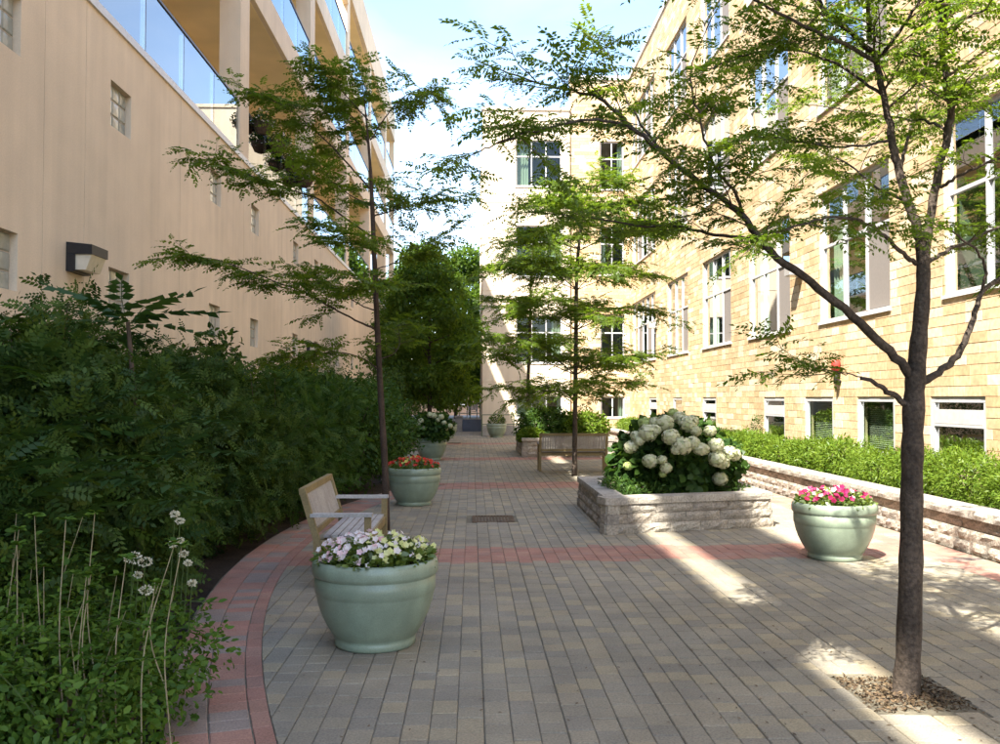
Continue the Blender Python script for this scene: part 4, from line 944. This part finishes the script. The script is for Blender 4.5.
# ------------------------------------------------------------------ trees
LEAFN = [pinnate(8 + k % 3, .21 + .01 * k, .10, .18 + .06 * k, True, .45, .12, .22) for k in range(5)]
LEAFM = [pinnate(6 + k % 2, .28 + .01 * k, .17, .18 + .07 * k, True, .45, .12, .22) for k in range(4)]
def tree(name, label, base, trunk, limbs, leafT, lsize, mat, bark, seed, group='honey locust trees along the walk', spacing=.05, tlen=(.35, .8), flat=.18, sub=1, leafcount_scale=1.0, sides=10, dens=1.0):
    """trunk: [(point, radius)...]; limbs: [([points], r0, r1, twigs)]"""
    rnd = random.Random(seed); t = thing(name, base, label, 'tree', group)
    g = G(); pts = smooth_path([p for p, r in trunk], 6); rr = np.interp(np.linspace(0, 1, len(pts)), np.linspace(0, 1, len(trunk)), [r for p, r in trunk])
    rr = [r * (1 + .05 * math.sin(i * 1.7) + rnd.uniform(-.03, .03)) for i, r in enumerate(rr)]
    g.tube(pts, rr, sides + 4); g.build('trunk', bark, t, True)
    gl = G(); tw = G(); O = []; X = []; Z = []
    def add_twig(p, dr, L, r=.004, lvl=0):
        P = [p]; v = Vector(dr).normalized(); m = max(4, int(L / .1))
        for k in range(m):
            v = (v + Vector((rnd.gauss(0, .12), rnd.gauss(0, .12), rnd.gauss(-.03, .08)))).normalized(); P.append(P[-1] + v * L / m)
        tw.tube(P, list(np.linspace(r, r * .35, len(P))), 4, 0, False)
        n = max(3, int(L / spacing * leafcount_scale)); side = 1
        for k in range(n):
            s = .12 + .88 * k / n; i = min(int(s * m), m - 1); q = P[i].lerp(P[i + 1], s * m - i); tg = (P[i + 1] - P[i]).normalized()
            lat = tg.cross(Vector((0, 0, 1)));
            if lat.length < .1: lat = Vector((1, 0, 0))
            lat.normalize(); side = -side
            dv = tg * rnd.uniform(.3, .8) + lat * side * rnd.uniform(.6, 1.1) + Vector((0, 0, rnd.uniform(-.25, .35)))
            O.append(q); X.append(dv); Z.append((rnd.gauss(0, .55), rnd.gauss(0, .55), 1))
        O.append(P[-1]); X.append(v); Z.append((rnd.gauss(0, .3), rnd.gauss(0, .3), 1))
        if lvl < sub:
            for _ in range(2 if L > .45 else 1):
                i = rnd.randrange(1, m); tg = (P[i + 1] - P[i]).normalized(); lat = tg.cross(Vector((0, 0, 1))).normalized() * rnd.choice((-1, 1))
                add_twig(P[i], tg * .6 + lat * .8 + Vector((0, 0, rnd.uniform(-.1, .25))), L * rnd.uniform(.45, .7), r * .7, lvl + 1)
    for li in limbs:
        P, r0, r1, nt = li[:4]; nt = int(round(nt * dens)); t0 = li[4] if len(li) > 4 else .25
        pp = smooth_path(P, 5); pp = [pp[0]] + [q + Vector((rnd.gauss(0, .004), rnd.gauss(0, .004), rnd.gauss(0, .004))) for q in pp[1:]]
        gl.tube(pp, list(np.linspace(r0, r1, len(pp)) * np.array([1 + rnd.uniform(-.06, .06) for _ in pp])), sides)
        for k in range(nt):
            s = t0 + (1 - t0) * (k + rnd.random()) / nt; f = s * (len(pp) - 1); i = min(int(f), len(pp) - 2); q = pp[i].lerp(pp[i + 1], f - i); tg = (pp[i + 1] - pp[i]).normalized()
            a = rnd.random() * 6.283
            dv = tg * .55 + Vector((math.cos(a), math.sin(a), 0)) * .85 + Vector((0, 0, rnd.uniform(-.12, flat + .15)))
            add_twig(q, dv, rnd.uniform(*tlen) * (1.15 - .4 * s), max(.003, r1 * .8))
        if nt: add_twig(pp[-1], pp[-1] - pp[-3], rnd.uniform(*tlen), max(.003, r1))
    gl.build('limbs', bark, t, True); props(tw.build('twigs', 'twig', t), kind='stuff')
    O, X, Z = np.array(O), np.array(X), np.array(Z); pick = RNG.integers(0, len(leafT), len(O))
    tvs = []
    Vs, Fs, Rs, k0 = [], [], [], 0
    for sel, (tv, tf) in [(pick == k, leafT[k]) for k in range(len(leafT))]:
        R = frames(X[sel], Z[sel]); S = RNG.uniform(lsize[0], lsize[1], sel.sum()); N = len(S)
        V = np.einsum('nij,vj->nvi', R, tv) * S[:, None, None] + O[sel][:, None, :]
        Fs.append((tf[None] + (np.arange(N) * len(tv))[:, None, None]).reshape(-1, 4) + k0); Vs.append(V.reshape(-1, 3)); k0 += N * len(tv); Rs.append(np.repeat(RNG.random(N), len(tf)))
    link('crown', np_mesh('crown', np.concatenate(Vs), np.concatenate(Fs), np.concatenate(Rs), mat, BASE[t]), t)
    return t
def PX(d0, *pts):
    "photo pixels (x, y[, extra distance]) -> points"
    return [W(p[0], p[1], d0 + (p[2] if len(p) > 2 else 0)) for p in pts]
# near tree in the pit
D = 4.85
b0 = W(905, 696, D); b0.z = -.05
tr = [(b0, .078), (W(908, 660, D), .066), (W(911, 560, D), .060), (W(912, 470, D), .056), (W(914, 400, D), .056), (W(918, 350, D), .045), (W(923, 290, D), .037), (W(923, 246, D), .036)]
LM = [
 (PX(D, (913, 378), (890, 352, -.05), (852, 316, -.1), (810, 282, -.15), (770, 250, -.2), (742, 214, -.2), (712, 192, -.25), (668, 158, -.3), (628, 124, -.3), (600, 98, -.2), (565, 90, -.1), (520, 78, 0)), .027, .005, 36, .34),
 (PX(D, (774, 254, -.2), (747, 239, -.1), (707, 233, 0), (677, 227, .1), (640, 226, .2), (595, 218, .3), (550, 214, .3)), .011, .004, 16, .3),
 (PX(D, (742, 214, -.2), (737, 196, -.35), (715, 165, -.5), (700, 120, -.6), (690, 80, -.65)), .010, .004, 13, .25),
 (PX(D, (628, 124, -.3), (590, 120, -.45), (545, 128, -.5), (505, 140, -.5), (480, 150, -.45)), .008, .003, 12, .2),
 (PX(D, (668, 158, -.3), (645, 130, -.1), (625, 95, .1), (610, 60, .2)), .008, .003, 9, .2),
 (PX(D, (918, 384), (938, 372, .05), (957, 356, .1), (969, 334, .1), (976, 308, .15), (984, 290, .15), (1010, 275, .2), (1050, 250, .25)), .022, .010, 6, .7),
 (PX(D, (982, 292, .15), (985, 270, .1), (977, 252, .05), (955, 233, -.05), (938, 226, -.1)), .010, .004, 2, .5),
 (PX(D, (906, 404), (893, 394, -.05), (880, 386, -.1), (862, 377, -.12)), .018, .010, 0),
 (PX(D, (862, 377, -.12), (845, 374, -.14), (825, 374, -.1)), .004, .002, 4, .1),
 (PX(D, (916, 264), (900, 250, -.1), (885, 236, -.2), (870, 225, -.3), (845, 218, -.4), (815, 220, -.5), (780, 232, -.55)), .013, .004, 9, .35),
 (PX(D, (929, 262), (948, 250, .1), (968, 242, .2), (1000, 226, .3), (1040, 205, .3)), .012, .006, 8, .3),
 (PX(D, (921, 250), (916, 226), (908, 200, .05), (899, 168, .1), (892, 140, .1), (885, 100, .15), (876, 60, .15), (850, 32, .1), (822, 6, .1), (790, -40, .1)), .030, .010, 16, .5),
 (PX(D, (876, 62, .15), (846, 45, 0), (810, 30, -.1), (770, 8, -.2), (735, -10, -.2), (690, -20, -.2)), .013, .004, 16, .15),
 (PX(D, (884, 96, .15), (858, 78, .25), (830, 60, .3), (790, 50, .35), (745, 55, .35), (705, 70, .3)), .010, .004, 14, .15),
 (PX(D, (877, 60, .15), (896, 36, 0), (916, 5, -.1), (935, -40, -.2)), .012, .006, 8, .2),
 (PX(D, (926, 248), (930, 215), (938, 175, -.05), (947, 135, -.1), (950, 110, -.1), (946, 75, -.1), (943, 40, -.05), (950, 0, 0), (970, -60, 0)), .026, .012, 14, .4),
 (PX(D, (941, 187, -.05), (962, 174, -.2), (1000, 158, -.35), (1040, 140, -.4)), .010, .005, 9, .3),
 (PX(D, (947, 130, -.1), (930, 122, .3), (900, 118, .6), (860, 112, .9), (815, 105, 1.1)), .009, .004, 13, .2),
 (PX(D, (948, 90, -.1), (975, 80, .3), (1010, 70, .6), (1050, 60, .8)), .009, .004, 11, .1),
 (PX(D, (892, 140, .1), (860, 146, .1), (820, 145, .1), (780, 138, .1), (745, 140, 0)), .008, .003, 12, .25),
 (PX(D, (943, 40, -.05), (965, 20, -.4), (990, 5, -.7)), .010, .005, 7, .2),
 (PX(D, (899, 170, .1), (905, 150, .5), (915, 110, 1.0), (925, 80, 1.5), (930, 60, 2.0)), .012, .004, 13, .3),
 (PX(D, (908, 200, .05), (880, 190, .5), (850, 165, 1.0), (815, 150, 1.5)), .010, .004, 12, .3),
 (PX(D, (943, 60, -.05), (940, -30, -.2), (930, -120, -.3)), .015, .005, 7, .3),
 (PX(D, (822, 6, .1), (800, -60, .1), (780, -110, 0)), .012, .005, 6, .2),
 (PX(D, (870, 40, .1), (865, -30, -.3), (855, -90, -.5)), .012, .005, 5, .4),
]
tree('locust_tree', 'spreading honey locust with forked trunk rising from the wood-chip tree pit', b0, tr, LM, LEAFN, (.09, .20), 'locust', 'bark', 3, sub=1, spacing=.036, tlen=(.22, .50), dens=.68)
# second tree, left, behind the bench
D = 11.0
b0 = W(386, 528, D); b0.z = -.02
tr = [(b0, .050), (W(385, 470, D), .042), (W(381, 400, D), .038), (W(376, 300, D), .034), (W(372, 200, D), .026), (W(369, 150, D), .016), (W(364, 95, D), .006)]
LM = [
 (PX(D, (376, 330), (355, 320, -.1), (338, 311, -.2), (304, 292, -.3), (270, 280, -.4), (225, 262, -.5), (190, 256, -.5)), .014, .004, 22, .3),
 (PX(D, (371, 236), (350, 222, -.1), (321, 201, -.2), (281, 186, -.4), (240, 172, -.5), (205, 158, -.5)), .013, .004, 22, .3),
 (PX(D, (371, 190), (345, 160, .1), (320, 135, .2), (290, 110, .2), (262, 95, .1)), .012, .004, 22, .25),
 (PX(D, (368, 120), (350, 100, -.1), (330, 80, -.3), (320, 72, -.4)), .009, .003, 12, .2),
 (PX(D, (373, 216), (392, 211, .1), (420, 204, .2), (448, 198, .2)), .010, .003, 14, .3),
 (PX(D, (370, 140), (385, 118, -.1), (400, 100, -.2), (422, 88, -.2), (436, 100, -.2)), .009, .003, 13, .3),
 (PX(D, (370, 150), (360, 125, .3), (345, 110, .6), (340, 95, .8)), .009, .003, 13, .2),
 (PX(D, (375, 270), (395, 262, .1), (415, 250, .2), (430, 240, .3)), .008, .003, 9, .3),
 (PX(D, (379, 370), (362, 358, -.2), (335, 352, -.4), (310, 355, -.5), (280, 358, -.5)), .009, .003, 11, .4),
 (PX(D, (372, 205), (350, 195, .5), (320, 170, 1.0), (305, 150, 1.3)), .009, .003, 14, .3),
 (PX(D, (375, 250), (360, 245, -.5), (340, 240, -.9), (315, 225, -1.2)), .009, .003, 13, .3),
 (PX(D, (375, 290), (385, 285, -.5), (375, 285, -1.0), (350, 275, -1.3)), .009, .003, 10, .3),
 (PX(D, (376, 310), (360, 305, .5), (330, 285, 1.0), (300, 270, 1.2)), .009, .003, 12, .3),
 (PX(D, (379, 360), (395, 352, .2), (400, 340, .5), (395, 330, .8)), .008, .003, 8, .3),
 (PX(D, (364, 97), (363, 88, 0), (362, 80, 0)), .006, .003, 4, .0),
]
tree('locust_tree', 'slender dark honey locust beside the slatted bench in front of the tan building', b0, tr, LM, LEAFM, (.11, .22), 'locust', 'bark_dark', 5, spacing=.052, tlen=(.25, .58), flat=.06, dens=1.15)
# third tree, behind the planter
D = 18.5
b0 = W(574.5, 476, D); b0.z = -.02
tr = [(b0, .058), (W(575, 420, D), .048), (W(576, 340, D), .042), (W(577, 270, D), .036), (W(582, 220, D), .022), (W(590, 180, D), .008)]
def rand_limbs(seed, trunk_px, d0, rows, r0=.014):
    rr = random.Random(seed); out = []
    for (y, half, n, nt) in rows:
        for k in range(n):
            a = 6.283 * (k + rr.random() * .7) / n; x0 = np.interp(y, trunk_px[0], trunk_px[1]); R = half * rr.uniform(.75, 1.05)
            dx, dd = math.cos(a) * R, math.sin(a) * R / FPX * d0
            up = rr.uniform(.25, .42) * R
            out.append((PX(d0, (x0, y), (x0 + dx * .35, y - up * .45, dd * .35), (x0 + dx * .7, y - up * .8, dd * .7), (x0 + dx, y - up * .95 + rr.uniform(0, 8), dd)), r0 * rr.uniform(.6, 1), .004, nt, .25))
    return out
LM = rand_limbs(11, ([180, 270, 476], [590, 577, 574]), D, [(400, 55, 4, 6), (375, 85, 5, 10), (330, 85, 5, 10), (290, 90, 5, 11), (250, 85, 5, 11), (215, 60, 5, 9), (190, 30, 3, 6)])
LM.append((PX(D, (575, 392), (595, 398, -.2), (612, 392, -.3)), .009, .004, 7, .4))
tree('locust_tree', 'airy sunlit honey locust standing behind the hydrangea planter beside the turned bench', b0, tr, LM, LEAFM, (.17, .25), 'locust', 'bark', 8, spacing=.10, tlen=(.4, .85), flat=.1, dens=1.4)
# fourth tree, in the far planter
D = 26.0
b0 = W(528, 436, D); b0.z = .40
tr = [(b0, .06), (W(528, 390, D), .05), (W(530, 330, D), .042), (W(531, 280, D), .03), (W(533, 240, D), .01)]
LM = rand_limbs(13, ([240, 330, 436], [533, 530, 528]), D, [(395, 45, 4, 5), (350, 50, 5, 8), (310, 52, 5, 9), (275, 45, 5, 8), (250, 30, 4, 6)])
tree('locust_tree', 'small honey locust growing in the far stone planter before the cream wall', b0, tr, LM, LEAFM, (.18, .28), 'locust', 'bark', 9, spacing=.14, tlen=(.4, .9), flat=.1)
# dense trees closing the walk
def dense_tree(label, x, y, h, r, z0, n, mat='dense', seed=1, ls=(.10, .20)):
    rr = random.Random(seed); t = thing('leafy_tree', (x, y, -.1), label, 'tree', 'leafy trees at the end of the walk')
    G().tube(smooth_path([(x, y, -.1), (x + .05, y, z0), (x, y, h * .8)], 5), list(np.linspace(.11, .03, 11)), 8).build('trunk', 'bark_dark', t, True)
    bl = []; g = G()
    for k in range(16):
        a = k * 2.4; zz = z0 + (h - z0) * (k + .5) / 16; R = r * .62 * math.sin(math.pi * (.18 + .75 * (k + .5) / 16)); c = (x + math.cos(a) * R, y + math.sin(a) * R, zz)
        s = r * rr.uniform(.34, .52); bl.append((*c, s, s, s * .62)); g.tube([(x, y, zz - .5), c], [.03, .012], 5)
    g.build('limbs', 'bark_dark', t)
    O, D_ = blob_points(bl, n, .3)
    tv, tf = simple_leaf(.5)
    scatter('crown', tv, tf, O, D_ * .5 + RNG.normal(size=(n, 3)) * .7 + [0, 0, -.25], D_ * .5 + [0, 0, .6] + RNG.normal(size=(n, 3)) * .4, RNG.uniform(*ls, n), mat, t)
dense_tree('dense round leafy tree beside the potted hydrangea at the far left of the walk', -1.5, 31.0, 6.0, 2.1, 1.7, 18000, seed=2)
dense_tree('tall leafy tree behind the far terrace wall', -.9, 48.5, 6.2, 2.4, 2.0, 15000, seed=3)
dense_tree('broad leafy tree beside the end of the tan building', -3.6, 46.0, 6.4, 2.4, 1.6, 15000, seed=4)
dense_tree('sunlit green tree standing furthest back, beside the cream building', -.2, 63, 11.6, 3.4, 1.5, 22000, seed=5, ls=(.22, .36))
dense_tree('sunlit green tree standing furthest back, beside the end of the tan building', -3.6, 66, 12.2, 3.6, 1.5, 22000, seed=6, ls=(.22, .36))
